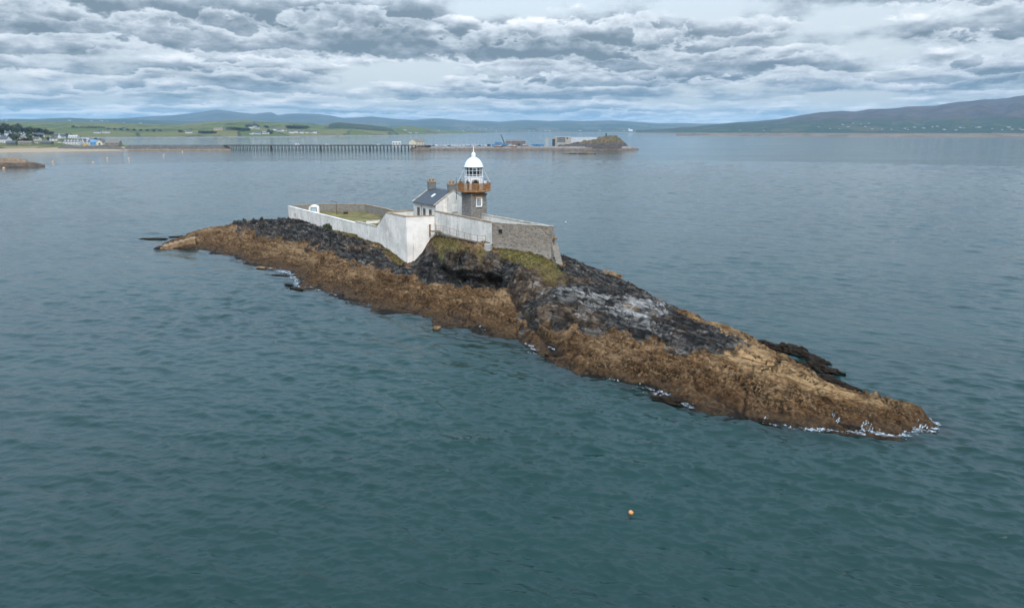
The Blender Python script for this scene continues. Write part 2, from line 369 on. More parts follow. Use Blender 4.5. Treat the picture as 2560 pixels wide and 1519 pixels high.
# ================================================================== ISLAND
O_ = np.array([-21.0, 101.0]); U_ = np.array([.765, -.644]); V_ = np.array([.644, .765])
FRONT = [(394, 619), (461, 623), (513, 626), (541, 639), (585, 643), (608, 657), (637, 665), (691, 675), (734, 697), (746, 717), (812, 729),
         (870, 750), (945, 775), (1057, 791), (1098, 808), (1152, 825), (1223, 843), (1294, 850), (1359, 897), (1404, 920), (1472, 944),
         (1534, 952), (1611, 971), (1632, 983), (1714, 1011), (1801, 1034), (1889, 1055), (1932, 1058), (1985, 1070), (2064, 1075), (2124, 1078),
         (2220, 1089), (2280, 1086)]
front = [pt(x, y, 0) for x, y in FRONT]
tip = pt(2316, 1047, 0)
wallL0 = pt(719, 515.7, 6.6)
CTRL = [  # photo point and height above the sea of the rock seen there
    (394, 617, .3), (440, 598, .9), (500, 578, .9), (547, 567, 2.2), (620, 557, 3.2), (708, 551, 3.9), (600, 592, 1.6), (520, 605, .9), (640, 625, 1.3),
    (720, 550, 3.6), (800, 566, 4.0), (888, 588, 4.5), (932, 612.7, 3.9), (969, 631, 3.3), (1011.6, 661, 2.3), (700, 577, 3.2), (790, 596, 3.3), (860, 625, 3.0),
    (743, 605, 2.2), (777, 625, 2.1), (852, 650, 2.0), (913, 658, 2.1), (944, 674, 2.0), (1016, 682, 2.0), (1057, 693, 2.0), (700, 640, 1.1), (830, 690, 1.1), (950, 725, 1.15), (1080, 745, 1.2), (1200, 770, 1.4),
    (1046, 652, 2.4), (1056, 622, 4.4), (1072, 592, 6.4), (1092, 592, 6.7), (1130, 603, 6.9), 
    (1040, 710, 1.7), (1085, 715, 1.8), (1140, 722, 1.8), (1200, 727, 1.75), (1245, 735, 1.75), (1150, 745, 1.5), 
    (1290, 690, 4.5), (1290, 746, 2.2), (1310, 770, 1.8), (1300, 800, 1.1),
    (1229, 609, 7.6), (1286, 614, 7.2), (1318, 630, 6.8), (1371, 645, 6.1), (1401, 680, 4.9), (1262, 603, 7.6), (1320, 660, 6.0), (1340, 690, 5.2), (1300, 650, 6.1), (1420, 706, 4.4),
    (1380, 735, 4.3), (1350, 775, 3.0), (1400, 818, 2.0), (1380, 850, .9), (1460, 745, 4.2), (1530, 742, 4.2), (1560, 765, 4.0), (1480, 790, 3.2), (1640, 778, 3.4), (1600, 760, 3.9),
    (1501, 841, 2.0), (1569, 835, 2.2), (1632, 856, 2.1), (1714, 881, 1.9), (1760, 850, 2.8), (1700, 830, 3.0), (1824, 887, 2.3), (1801, 824, 2.3), (1880, 905, 2.1), (1960, 930, 1.8), (2050, 962, 1.7),
    (1480, 890, 1.3), (1600, 920, 1.3), (1720, 950, 1.3), (1850, 985, 1.2), (1980, 1010, 1.1), (2100, 1030, .9), (2150, 1000, 1.25), (2220, 1030, 1.0), (2290, 1040, .8),
    (1404, 646, 4.6), (1440, 660, 3.9), (1495, 679, 3.0), (1546, 705, 2.1), (1600, 727, .9), (1500, 710, 3.0), (1560, 735, 2.3), (1649, 756, 1.9), (1688, 775, 1.4), (1734, 790, 2.0), (1813, 820, 2.0), (1881, 848, 1.4), (1960, 895, 1.2), (2020, 925, 1.0),
    (2088, 968, 1.1), (2160, 985, 1.15), (2227, 1011, .95), (2277, 1020, .9), (2301, 1028, .7)]
cp = [pt(*c) for c in CTRL]
P = [(p.x, p.y, p.z) for p in cp] + [(p.x, p.y, 0.0) for p in front] + [(tip.x, tip.y, 0.0)]
for p in front: P.append((p.x - V_[0] * 4 - .3, p.y - V_[1] * 4, -1.6)); P.append((p.x - V_[0] * 12, p.y - V_[1] * 12, -3.4))
P += [(tip.x + 3, tip.y - 2, -1.6), (tip.x + 3, tip.y + 1, -1.6), (tip.x + 8, tip.y - 6, -3)]
BROW = [(-13.6, 108.5, 5.6), (-12.5, 105.6, 5.0), (-11, 104, 5.3), (-9, 102, 5.7), (-7, 100.4, 6.0), (-5, 99.4, 6.1), (-3, 98.9, 6.1), (-1.2, 98.2, 5.8), (0.3, 95.6, 5.1)]
FOOT = [(-15.4, 108.5, 2.3), (-13.9, 104.6, 2.0), (-12.0, 102.6, 2.0), (-9.9, 100.5, 2.0), (-7.8, 98.9, 2.1), (-5.5, 97.9, 2.1), (-3.4, 97.4, 2.2), (-1.9, 96.8, 2.3), (-.9, 94, 2.3)]
BACK = [(394, 619, 0), (470, 583, 0)]
def uv(p): d = np.array([p[0], p[1]]) - O_; return float(d @ U_), float(d @ V_)
def off(p, d): return (p.x + V_[0] * d, p.y + V_[1] * d)
for (px, py, z) in CTRL[-16:]:                      # the hidden far shore drops behind the skyline
    pass
for px, py, z, d in [(1495, 679, 3.0, 5), (1546, 705, 2.1, 4), (1600, 727, .9, 2), (1649, 756, 1.9, 4.5), (1688, 775, 1.4, 3.0), (1734, 790, 2.0, 3), (1813, 820, 2.0, 3), (1881, 848, 1.4, 2.2),
                     (1960, 895, 1.2, 2), (2020, 925, 1.0, 2), (2088, 968, 1.1, 2), (2160, 985, 1.15, 2), (2227, 1011, .95, 1.8), (2277, 1020, .9, 1.5), (2301, 1028, .7, 1.2)]:
    q = pt(px, py, z); x, y = off(q, d); P.append((x, y, 0)); x, y = off(q, d + 4); P.append((x, y, -1.8)); x, y = off(q, d + 12); P.append((x, y, -3.5))
for x, y, z in [(7.8, 106.5, 4.6), (3, 112, 4.8), (12, 112, 2.0), (14, 116, 0), (18, 120, -2.5), (-4, 117, 5.2), (2, 124, 3), (5, 128, 0), (9, 133, -2.5), (-16, 135, 4.5), (-10, 142, 1.5), (-8, 146, 0), (-4, 151, -2.5),
                (-27, 155, 4.2), (-36, 168, 4.0), (-44, 168.5, 3.6), (-31, 164, 0.5), (-26, 166, -2.0), (-38, 174, .6), (-36, 179, -2), (-52, 168, 3.2), (-52, 176, 0), (-52, 181, -2.5), (-64, 167, 1.4), (-66, 172, 0), (-66, 178, -2.5),
                (-74, 166, -.4), (-78, 170, -2.5), (-81, 152, -1.8), (-86, 156, -3), (-30, 130, 4), (-40, 148, 4), (-15, 122, 5.5), (-8, 118, 5.5), (0, 106, 6.4), (-6, 111, 6.4), (-6.1, 103.7, 6.9), (-3.3, 100.9, 6.7), (-2.0, 101.4, 7.2)] + BROW + FOOT:
    P.append((x, y, z))
P = np.array(P)
def rbf_fit(P, c=0.4):
    n = len(P); D = np.sqrt(((P[:, None, :2] - P[None, :, :2]) ** 2).sum(-1) + c * c)
    A = np.zeros((n + 1, n + 1)); A[:n, :n] = -D - 0.03 * np.eye(n); A[:n, n] = 1; A[n, :n] = 1
    return np.linalg.solve(A, np.concatenate([P[:, 2], [0]])), c
RW, RC = rbf_fit(P)
OUT = [(p.x, p.y) for p in front] + [(tip.x, tip.y)] + [(32, 58), (27, 76), (22, 92), (16, 118), (6, 132), (-6, 150), (-30, 172), (-45, 178), (-66, 176), (-84, 160)]
def base_h(X, Y):
    s = np.full(X.shape, RW[-1])
    for i in range(len(P)): s -= RW[i] * np.sqrt((X - P[i, 0]) ** 2 + (Y - P[i, 1]) ** 2 + RC * RC)
    return s
def hit(px, py, y0=45.0, y1=185.0):                 # where the sight line meets the smooth island
    a, dy, dz = ray(px, py); Y = np.arange(y0, y1, 0.1); X = a / dy * Y; Z = CAM_Z + dz / dy * Y
    H = base_h(X, Y); k = np.nonzero(Z <= np.maximum(H, 0))[0]
    i = k[0] if len(k) else -1
    return (X[i], Y[i])
def hits(l): return [hit(x, y) for x, y in l]
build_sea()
BLACK_L = hits([(540, 568), (620, 558), (720, 552), (800, 566), (888, 590), (969, 633), (1011, 662), (1040, 655), (1075, 612), (1110, 640), (1170, 645), (1235, 655), (1275, 662), (1320, 672), (1380, 672), (1404, 650), (1500, 684), (1560, 716), (1612, 738), (1660, 764), (1705, 786), (1760, 812), (1801, 826), (1845, 872),
                (1824, 888), (1736, 884), (1714, 881), (1632, 856), (1569, 833), (1501, 841), (1440, 815), (1397, 822), (1335, 805), (1294, 765), (1268, 712), (1180, 704), (1076, 702), (1016, 684), (944, 673), (852, 648), (777, 619), (743, 605), (685, 593), (613, 582)])
GREY = hits([(1330, 705), (1400, 715), (1480, 735), (1560, 752), (1655, 760), (1668, 785), (1640, 808), (1700, 850), (1745, 882), (1690, 862), (1600, 815), (1500, 790), (1440, 790), (1400, 755), (1340, 730)])
GREY2 = hits([(1430, 722), (1560, 752), (1655, 762), (1660, 788), (1610, 806), (1560, 785), (1480, 758)])
GRASS_A = hits([(1076, 597), (1110, 592), (1130, 600), (1180, 622), (1228, 630), (1215, 640), (1160, 640), (1120, 640), (1085, 625)])
GRASS_B = hits([(1229, 609), (1262, 601), (1300, 618), (1372, 646), (1398, 678), (1425, 703), (1402, 712), (1345, 688), (1290, 652), (1250, 632)])
GRASS_C = hits([(826, 576), (845, 570), (872, 577), (890, 590), (880, 596), (848, 592)])
GRASS_D = hits([(955, 628), (985, 640), (1005, 655), (1000, 662), (975, 648)])
TAN = hits([(1730, 790), (1900, 880), (2060, 960), (2200, 1015), (2050, 985), (1900, 935), (1800, 900)])
WRACK = hits([(1500, 900), (1640, 905), (1800, 930), (1950, 965), (2080, 1005), (2100, 1030), (1950, 1025), (1800, 985), (1640, 955), (1480, 930)])
GULLY = [(hits([(1262, 722), (1300, 765), (1330, 805), (1372, 850), (1395, 885)]), .65, .75), (hits([(1310, 790), (1360, 800), (1410, 815)]), .5, .7), (hits([(1120, 780), (1180, 800), (1230, 835)]), .5, .6), (hits([(1715, 905), (1770, 925), (1800, 940)]), .45, .6),
         (hits([(1440, 800), (1500, 815), (1590, 862)]), .4, .6), (hits([(1830, 960), (1900, 1000), (1960, 1055)]), .5, .5), (hits([(2060, 1020), (2095, 1060)]), .45, .6), (hits([(800, 655), (870, 690), (940, 715)]), .5, .5), (hits([(600, 590), (700, 620), (760, 640)]), .6, .5), (hits([(1590, 790), (1680, 850), (1740, 890)]), .4, .6), (hits([(960, 690), (1040, 735), (1090, 790)]), .5, .5)]
def island():
    u = np.arange(-80, 80, 0.135); v = np.arange(-26, 54, 0.135)
    VV, UU = np.meshgrid(v, u)
    X = O_[0] + UU * U_[0] + VV * V_[0]; Y = O_[1] + UU * U_[1] + VV * V_[1]
    H = base_h(X, Y)
    wob = fbm(X / 3.1, Y / 3.1, 4, 21)
    def msk(poly, soft, nz=1.3):
        return sstep(poly_sd(X, Y, poly) + wob * nz, -soft, soft)
    bl = sstep(poly_sd(X, Y, BLACK_L) + wob * 1.7 + .8 * fbm(X / .9, Y / .9, 3, 22), -1.7, 1.5)
    gl = np.clip(.55 * msk(GREY, .9, 1.8) + .6 * msk(GREY2, .7, 1.6), 0, 1)
    gr = np.maximum(np.maximum(msk(GRASS_A, .3, .9), msk(GRASS_B, .3, .9)), np.maximum(msk(GRASS_C, .4, .6), msk(GRASS_D, .2, .5)))
    tan = msk(TAN, 1.0, 1.5); wr = msk(WRACK, 1.2, 2.2)
    # far-side skyline right of the stone wall is dark rock too
    bl = np.maximum(bl, sstep(poly_sd(X, Y, BROW + FOOT[::-1]) + wob * .8, -1.6, -.4))
    gr = gr * sstep(fbm(X / 1.5, Y / 1.5, 4, 71), -.60, -.20)
    far = sstep(poly_sd(X, Y, [(6, 99), (9, 96), (22, 84), (28, 92), (16, 112), (4, 116)]) + wob, -1.0, 1.0)
    bl = np.maximum(bl, far * .8)
    shore = sstep(H, -0.6, 0.9)
    # strata run along the island
    wu = UU + 2.0 * fbm(UU / 14, VV / 14, 3, 3); wv = VV + .8 * fbm(UU / 9, VV / 6, 3, 4) + 0.05 * UU
    str1 = ridged(wu / 7.5, wv / 1.7, 5, 11, .55); str2 = ridged(wu / 3.0, wv / .62, 4, 12, .55)
    lump = fbm(UU / 2.6, VV / 2.0, 5, 31, .55); big = fbm(UU / 9, VV / 5, 4, 33)
    f1, f2, cid = worley(wu / 2.3, wv / 1.15, 41); block = (cid - .5) * 1.0 - .5 * (1 - sstep(f2 - f1, .0, .22))
    g1, g2, cd2 = worley(wu / .95, wv / .55, 43)
    s1, s2, c3 = worley(UU / .55, VV / .5, 47)
    fine = fbm(UU / .5, VV / .42, 3, 51)
    rock = .33 * str1 + .15 * str2 + .44 * block + .20 * (cd2 - .5) + .34 * big + .07 * fine - .30
    brown = .22 * lump + .40 * big + .24 * str1 + .12 * str2 + .22 * (.5 - s1) + .30 * np.minimum(block, .3) + .09 * fine - .14
    grass = .20 * lump + .16 * (.5 - s1) + .08 * fine
    crag = np.zeros_like(H)
    wv2 = VV + 1.5 * fbm(UU / 11, VV / 6, 4, 81) + .09 * UU; saw = np.mod(wv2 / 2.3, 1.0); saw2 = np.mod(wv2 / .95 + .37 + .2 * fbm(UU / 4, VV / 2, 2, 83), 1.0)
    brk = .55 + .45 * sstep(fbm(UU / 5, VV / 3, 3, 85), -.4, .4)
    rock = rock * .85 + (.62 * (.5 - saw) + .24 * (.5 - saw2)) * brk
    brown = brown * .85 + (.30 * (.5 - saw) + .12 * (.5 - saw2)) * brk * sstep(H, .1, .8)
    brown = brown * (1 - .35 * sstep(-UU, -5, 25))
    d = brown * (1 - bl) + rock * bl * (1 - .25 * gl)
    d = d * (1 - gr) + grass * gr
    d += wr * (.14 * (.6 - s1) + .12 * lump)
    wx, wy = np.array([p.x for p in front]), np.array([p.y for p in front])
    left = sstep(-UU, 8, 30)
    d += bl * left * (.35 * block + .25 * str1 + .1)
    d *= .25 + .75 * shore
    # deep cracks running down the slope
    crk = 1 - sstep(np.abs(perlin((UU + .4 * VV) / 5.0 + .7 * wob * .3, VV / 16.0, 61)), .0, .035)
    d -= .35 * crk * shore * (1 - gr) * (1 - tan * .7)
    crk2 = 1 - sstep(np.abs(perlin(UU / 11.0, VV / 3.2 + .35 * wob, 62)), .0, .05)
    d -= .30 * crk2 * shore * (1 - gr)
    def gully(pl, wd, dp):
        dmin = np.full(X.shape, 99.0)
        for (ax, ay), (bx, by) in zip(pl[:-1], pl[1:]):
            ex, ey = bx - ax, by - ay; t_ = np.clip(((X - ax) * ex + (Y - ay) * ey) / (ex * ex + ey * ey + 1e-9), 0, 1)
            dmin = np.minimum(dmin, np.hypot(X - ax - t_ * ex, Y - ay - t_ * ey))
        return dp * np.exp(-(np.maximum(dmin + .35 * wob, 0) / wd) ** 2)
    gl_ = np.zeros_like(H)
    for pts_, wd, dp in GULLY: gl_ = np.maximum(gl_, gully(pts_, wd, dp))
    d -= gl_ * shore * (1 - gr)
    crk3 = 1 - sstep(np.abs(perlin(wu / 6.0, wv / .95 + .3 * wob, 63)), .0, .07)
    d -= .20 * crk3 * shore * (1 - gr) * (1 - .6 * tan)
    crk2 = np.maximum(crk2, np.maximum(crk3 * .6, sstep(gl_, .35, .8)))
    # keep the rock clear of the walled compound
    comp = poly_sd(X, Y, COMPOUND)
    inside = sstep(comp, -.4, 1.2)
    d = d * (1 - .85 * sstep(comp, -2.0, .2))
    H2 = H + d
    H2 = np.where(comp > .3, np.minimum(H2, H - .3 * inside), H2)
    # the overhanging brow and the black hollow under it
    c0 = np.array((-10.5, 102.3)); c1 = np.array((-.9, 97.0)); ax = c1 - c0; L = np.hypot(*ax); ax /= L; nr = np.array([-ax[1], ax[0]])
    if nr[1] < 0: nr = -nr
    s = (X - c0[0]) * ax[0] + (Y - c0[1]) * ax[1]; r = (X - c0[0]) * nr[0] + (Y - c0[1]) * nr[1]
    along = sstep(s, -3.0, 1.5) * (1 - sstep(s, L - 1.0, L + 2.0))
    deep = sstep(s, 1.0, 3.5) * (1 - sstep(s, L - 1.2, L + .6))
    hollow = along * np.exp(-(r / 1.9) ** 2)
    topw = sstep(H2, 3.1, 4.3); botw = 1 - sstep(H2, 2.2, 3.4)
    push = hollow * (-1.5 * topw * (.8 + .3 * block) + (.4 + 2.6 * deep) * botw)
    X = X + nr[0] * push; Y = Y + nr[1] * push
    H2 = H2 - hollow * botw * .55
    zone = np.stack([bl, gl, gr, np.ones_like(bl)], -1)
    zone2 = np.stack([tan, wr, sstep(crk + crk2, 0, 1), np.ones_like(bl)], -1)
    o = grid_mesh('island', X, Y, H2, rock_material(), 'structure', True, (H2 > -1.6) & (poly_sd(X, Y, OUT) > -7), {'zone': zone, 'zone2': zone2})
    return o, X, Y, H2, UU, VV
def rock_material():
    m = bpy.data.materials.new('island_rock'); m.use_nodes = True; t = NT(m.node_tree); p = m.node_tree.nodes['Principled BSDF']
    P_ = t.node('ShaderNodeNewGeometry').outputs['Position']
    z1 = t.node('ShaderNodeAttribute', attribute_name='zone').outputs['Color']; z2 = t.node('ShaderNodeAttribute', attribute_name='zone2').outputs['Color']
    def rgb(c):
        n = t.node('ShaderNodeSeparateColor'); t.put(n.inputs[0], c); return n.outputs
    bl, gl, gr = rgb(z1)[:3]; tan, wr, crk = rgb(z2)[:3]
    zz = t.sep(P_)[2]
    rot = t.node('ShaderNodeVectorRotate', rotation_type='Z_AXIS'); t.put(rot.inputs['Vector'], P_); rot.inputs['Angle'].default_value = R(40.1)
    q = rot.outputs[0]
    n1 = t.noise(q, .55, 8, .62, .4); n2 = t.noise(q, 2.6, 7, .66); n3 = t.noise(t.vm('MULTIPLY', q, (.35, 1.7, 1.2)), 1.0, 9, .66, .5)
    n4 = t.noise(t.vm('ADD', P_, (31, 7, 2)), .16, 5, .55, .5)
    vo = t.voro(q, 2.1); vo2 = t.voro(q, 4.2)
    # barnacle brown
    br = t.ramp(n2, [(.30, (.026, .015, .008)), (.42, (.085, .048, .022)), (.52, (.170, .100, .050)), (.62, (.255, .158, .083)), (.78, (.42, .285, .165))])
    br = t.mix(t.m('MULTIPLY', t.ss(n1, .38, .62), .55), br, (.125, .058, .018, 1))
    br = t.mix(t.m('MULTIPLY', t.ss(n4, .46, .62), .45), br, (.37, .235, .125, 1))
    br = t.mix(t.m('MULTIPLY', t.ss(t.noise(t.vm('MULTIPLY', q, (.10, .34, .3)), 1.0, 5, .6, .6), .50, .64), .55), br, (.075, .038, .018, 1))
    br = t.mix(t.m('MULTIPLY', t.ss(vo, .34, .12), t.ss(n1, .42, .6, .15, .85)), br, (.030, .018, .010, 1))
    br = t.mix(t.m('MULTIPLY', tan, t.ss(n1, .32, .58, .35, .85)), br, (.42, .26, .125, 1))
    n5 = t.noise(P_, 4.2, 5, .62)
    band = t.m('MULTIPLY', t.m('MULTIPLY', t.ss(zz, .25, .6), t.ss(zz, 1.7, 1.1)), t.m('MULTIPLY', t.ss(n4, .38, .56), .85))
    spk = t.m('MULTIPLY', t.m('MAXIMUM', wr, band), t.m('MULTIPLY', t.ss(t.m('ADD', n5, t.m('MULTIPLY', t.m('SUBTRACT', n4, .5), .5)), .46, .55), t.ss(n1, .30, .50, .25, 1.0)))
    br = t.mix(spk, br, t.mix(t.ss(n2, .45, .6), (.012, .008, .004, 1), (.045, .030, .012, 1)))
    lines = t.voro(t.vm('MULTIPLY', q, (.5, 1.5, 1.0)), .8, 'DISTANCE_TO_EDGE', 0)
    br = t.mix(t.m('MULTIPLY', t.ss(lines, .045, .012), t.ss(n1, .45, .6)), br, (.02, .012, .006, 1))  # shade of small crevices painted as dark lines
    br = t.mix(t.m('MULTIPLY', t.ss(n3, .53, .40), .62), br, (.060, .031, .013, 1))
    wet = t.m('MULTIPLY', t.ss(t.m('ADD', zz, t.m('MULTIPLY', t.m('SUBTRACT', n1, .5), 1.1)), .95, .40), .88)
    br = t.mix(wet, br, t.ramp(n2, [(.32, (.020, .012, .006)), (.5, (.060, .036, .017)), (.7, (.15, .09, .043))]))
    br = t.mix(t.m('MULTIPLY', t.ss(t.m('ADD', zz, t.m('MULTIPLY', t.m('SUBTRACT', n4, .5), 1.6)), 1.45, .55), .45), br, (.050, .026, .012, 1))
    fr = t.ss(t.m('ADD', zz, t.m('MULTIPLY', t.m('SUBTRACT', n1, .5), 1.3)), .36, .14)
    br = t.mix(t.m('MULTIPLY', fr, t.ss(n4, .4, .55, .35, 1.0)), br, (.012, .009, .006, 1))
    # black lichen band and grey ledges
    bk = t.ramp(n3, [(.34, (.008, .008, .008)), (.47, (.022, .021, .020)), (.57, (.070, .063, .056)), (.66, (.17, .15, .125)), (.78, (.34, .30, .25))])
    bk = t.mix(t.m('MULTIPLY', t.ss(n4, .5, .68), .5), bk, t.ramp(n3, [(.35, (.05, .032, .02)), (.65, (.24, .15, .085))]))
    gy = t.ramp(n3, [(.36, (.018, .017, .016)), (.46, (.085, .080, .075)), (.54, (.25, .238, .22)), (.70, (.46, .44, .41))])
    gy = t.mix(t.m('MULTIPLY', t.ss(n1, .55, .68), .5), gy, (.30, .19, .10, 1))
    gst = t.noise(t.vm('MULTIPLY', q, (.22, 1.0, .8)), 1.0, 5, .6, .6)
    bk = t.mix(t.ss(t.m('ADD', gl, t.m('MULTIPLY', t.m('SUBTRACT', gst, .5), 1.6)), .34, .95), bk, gy)
    bl2 = t.ss(t.m('ADD', bl, t.m('MULTIPLY', t.m('SUBTRACT', n3, .5), 1.1)), .30, .70)
    c = t.mix(bl2, br, bk)
    sl = t.noise(t.vm('MULTIPLY', q, (.14, 1.25, .9)), 1.0, 4, .6, .4); sl = t.ss(t.m('ABSOLUTE', t.m('SUBTRACT', sl, .5)), .020, .006)
    c = t.mix(t.m('MULTIPLY', sl, t.ss(n1, .38, .55, .2, .8)), c, (.012, .009, .006, 1))
    c = t.mix(t.m('MULTIPLY', crk, .7), c, (.010, .008, .006, 1))  # shade inside cracks and gullies painted into the rock colour
    g = t.ramp(n2, [(.30, (.030, .026, .008)), (.46, (.080, .072, .018)), (.60, (.165, .130, .045)), (.78, (.30, .225, .10))])
    g = t.mix(t.m('MULTIPLY', t.ss(n4, .5, .62), .6), g, (.125, .080, .038, 1))
    g = t.mix(t.ss(t.noise(q, 1.1, 5, .6), .60, .68), g, (.19, .16, .13, 1))
    c = t.mix(gr, c, g)
    t.put(p.inputs['Base Color'], c); t.put(p.inputs['Roughness'], t.m('SUBTRACT', .88, t.m('MULTIPLY', wet, .20))); t.put(p.inputs['Specular IOR Level'], t.m('ADD', .06, t.m('MULTIPLY', wet, .05)))
    hgt = t.m('ADD', t.m('MULTIPLY', n2, .30), t.m('ADD', t.m('MULTIPLY', n3, .35), t.m('MULTIPLY', vo, .30)))
    t.L.new(t.bump(hgt, 1.0, .55), p.inputs['Normal'])
    return m
isl, IX, IY, IH, IU, IV = island()
# ================================================================== MATERIALS FOR THE LIGHTHOUSE STATION
def white_wall_mat(name, base=(.83, .755, .665), dirt=(.48, .43, .365), amount=.9, rust=0.0):
    m = bpy.data.materials.new(name); m.use_nodes = True; t = NT(m.node_tree); p = m.node_tree.nodes['Principled BSDF']
    P_ = t.node('ShaderNodeNewGeometry').outputs['Position']
    a = t.noise(t.vm('MULTIPLY', P_, (.42, .42, .20)), 1.0, 8, .66, .6); b = t.noise(P_, 1.9, 7, .65); c = t.noise(P_, .35, 4, .5)
    k = t.m('MULTIPLY', t.ss(t.m('ADD', t.m('MULTIPLY', a, .6), t.m('MULTIPLY', b, .4)), .42, .66), amount)
    col = t.mix(k, base, dirt)
    col = t.mix(t.m('MULTIPLY', t.ss(c, .42, .66), .55), col, (.50, .475, .43, 1))
    dr = t.noise(t.vm('MULTIPLY', P_, (1.9, 1.9, .10)), 1.0, 6, .6, .3)
    col = t.mix(t.m('MULTIPLY', t.m('MULTIPLY', t.ss(dr, .56, .70), t.ss(b, .38, .58)), .8), col, (.36, .33, .29, 1))
    if rust:
        r = t.m('MULTIPLY', t.ss(t.noise(P_, .9, 8, .72, .4), .63, .70), rust)
        col = t.mix(r, col, (.13, .075, .04, 1))
    t.put(p.inputs['Base Color'], col); t.put(p.inputs['Roughness'], .85); t.put(p.inputs['Specular IOR Level'], .25)
    t.L.new(t.bump(t.noise(P_, 3.0, 6, .6), .5, .04), p.inputs['Normal'])
    return m
def stone_mat(name, pal, mortar=(.30, .27, .23), sc=(2.0, 2.0, 3.4), pale=None):
    m = bpy.data.materials.new(name); m.use_nodes = True; t = NT(m.node_tree); p = m.node_tree.nodes['Principled BSDF']
    P_ = t.node('ShaderNodeNewGeometry').outputs['Position']
    q = t.vm('MULTIPLY', t.vm('ADD', P_, t.vm('MULTIPLY', t.xyz(t.noise(P_, 1.2, 3), t.noise(t.vm('ADD', P_, (9, 9, 9)), 1.2, 3), 0.0), (.4, .4, 0))), sc)
    cell = t.voro(q, 1.0, 'F1', 1); edge = t.voro(q, 1.0, 'DISTANCE_TO_EDGE', 0)
    cs = t.node('ShaderNodeSeparateColor'); t.put(cs.inputs[0], cell)
    col = t.ramp(cs.outputs[0], [(0.0, pal[0]), (.4, pal[1]), (.7, pal[2]), (1.0, pal[3])])
    col = t.mix(t.m('MULTIPLY', t.ss(t.noise(P_, 1.1, 6, .65), .42, .64), .5), col, pal[1])
    col = t.mix(t.ss(edge, .09, .03), col, mortar)
    if pale:
        z0, z1, pc = pale
        f = t.m('MULTIPLY', t.ss(t.m('ADD', t.sep(P_)[2], t.m('MULTIPLY', t.noise(P_, .8, 4), 1.6)), z1, z0), t.ss(cs.outputs[1], .25, .5))
        col = t.mix(t.m('MULTIPLY', f, .8), col, pc)
    t.put(p.inputs['Base Color'], col); t.put(p.inputs['Roughness'], .9)
    t.L.new(t.bump(t.m('ADD', t.ss(edge, 0.0, .16), t.m('MULTIPLY', t.noise(P_, 5, 4), .3)), .8, .06), p.inputs['Normal'])
    return m
MAT = {}
MAT['white'] = white_wall_mat('white_limewash', rust=.35)
MAT['white_clean'] = white_wall_mat('white_gable_paint', (.85, .79, .72), (.58, .53, .47), .6, .0)
MAT['white_stained'] = white_wall_mat('stained_white_paint', (.74, .72, .68), (.46, .43, .38), .7, .85)
MAT['panel'] = white_wall_mat('cream_render', (.66, .64, .59), (.46, .43, .38), .7, .9)
MAT['cap'] = M('coping_stone', (.38, .255, .145), (.20, .145, .095), .9, 1.6, 7, .04, coords='Object')
MAT['cap_pale'] = M('pale_coping', (.46, .42, .36), (.26, .21, .15), .9, 1.3, 7, .04)
MAT['stone'] = stone_mat('rubble_stone', [(.155, .12, .088), (.25, .195, .145), (.35, .285, .22), (.135, .112, .088)], pale=(6.4, 9.0, (.46, .425, .37)))
MAT['stone_yard'] = stone_mat('yard_stone', [(.15, .13, .11), (.22, .19, .155), (.27, .235, .20), (.13, .115, .10)], (.26, .24, .21))
MAT['tower'] = stone_mat('tower_stone', [(.13, .12, .11), (.185, .165, .145), (.235, .205, .175), (.115, .108, .10)], (.245, .22, .19), (1.6, 1.6, 3.0))
MAT['slate'] = M('roof_slate', (.040, .048, .056), (.062, .070, .078), .6, 2.5, 6, .02, stretch=(1, 1, 3))
MAT['chimney'] = M('chimney_stone', (.14, .135, .13), (.21, .20, .19), .9, 4, 5, .02)
MAT['pot'] = M('clay_pot', (.45, .26, .13), (.36, .20, .10), .8, 6)
MAT['rust'] = M('rusty_iron', (.30, .165, .075), (.135, .070, .035), .85, 5, 6, .01)
MAT['rustgal'] = M('rusty_gallery_iron', (.42, .215, .090), (.19, .095, .042), .8, 3.2, 7, .01)
MAT['dome'] = M('white_gloss_paint', (.82, .82, .82), (.74, .75, .75), .35, 1.2, 4, spec=.5)
MAT['lanternwhite'] = white_wall_mat('lantern_white_paint', (.80, .80, .79), (.62, .60, .56), .5, .8)
MAT['dark'] = M('dark_interior', (.012, .012, .013), (.02, .018, .016), .7, 3)
MAT['winglass'] = M('window_glass', (.05, .06, .07), (.12, .14, .15), .12, 2.0, 3, spec=.6)
MAT['lintel'] = M('sandstone_lintel', (.50, .30, .15), (.40, .24, .12), .9, 5)
MAT['whitepaint'] = M('white_paint', (.80, .80, .78), (.70, .69, .66), .5, 4)
MAT['brown'] = M('brown_timber', (.16, .085, .04), (.09, .05, .025), .8, 6)
MAT['teal'] = M('green_screen', (.008, .060, .060), (.012, .09, .085), .3, 3, spec=.5)
MAT['conc'] = M('concrete', (.42, .40, .37), (.30, .285, .26), .9, 2.5, 7, .02)
MAT['deckgrey'] = M('weathered_plank', (.22, .175, .13), (.11, .09, .07), .9, 4)
MAT['yardfloor'] = M('yard_paving', (.40, .35, .28), (.24, .19, .14), .9, .9, 7, .03)
MAT['grass'] = M('lawn_grass', (.080, .072, .018), (.205, .155, .055), .95, .35, 8, .12, 6.0, sharp=(.36, .66))
MAT['grassdeep'] = M('lush_grass', (.045, .065, .020), (.085, .095, .03), .95, .9, 7, .08)
g_ = bpy.data.materials.new('lantern_glass'); g_.use_nodes = True; t_ = NT(g_.node_tree); g_.node_tree.nodes.remove(g_.node_tree.nodes['Principled BSDF'])
tr_ = t_.node('ShaderNodeBsdfTransparent'); gl_ = t_.node('ShaderNodeBsdfGlossy'); gl_.inputs['Roughness'].default_value = .02
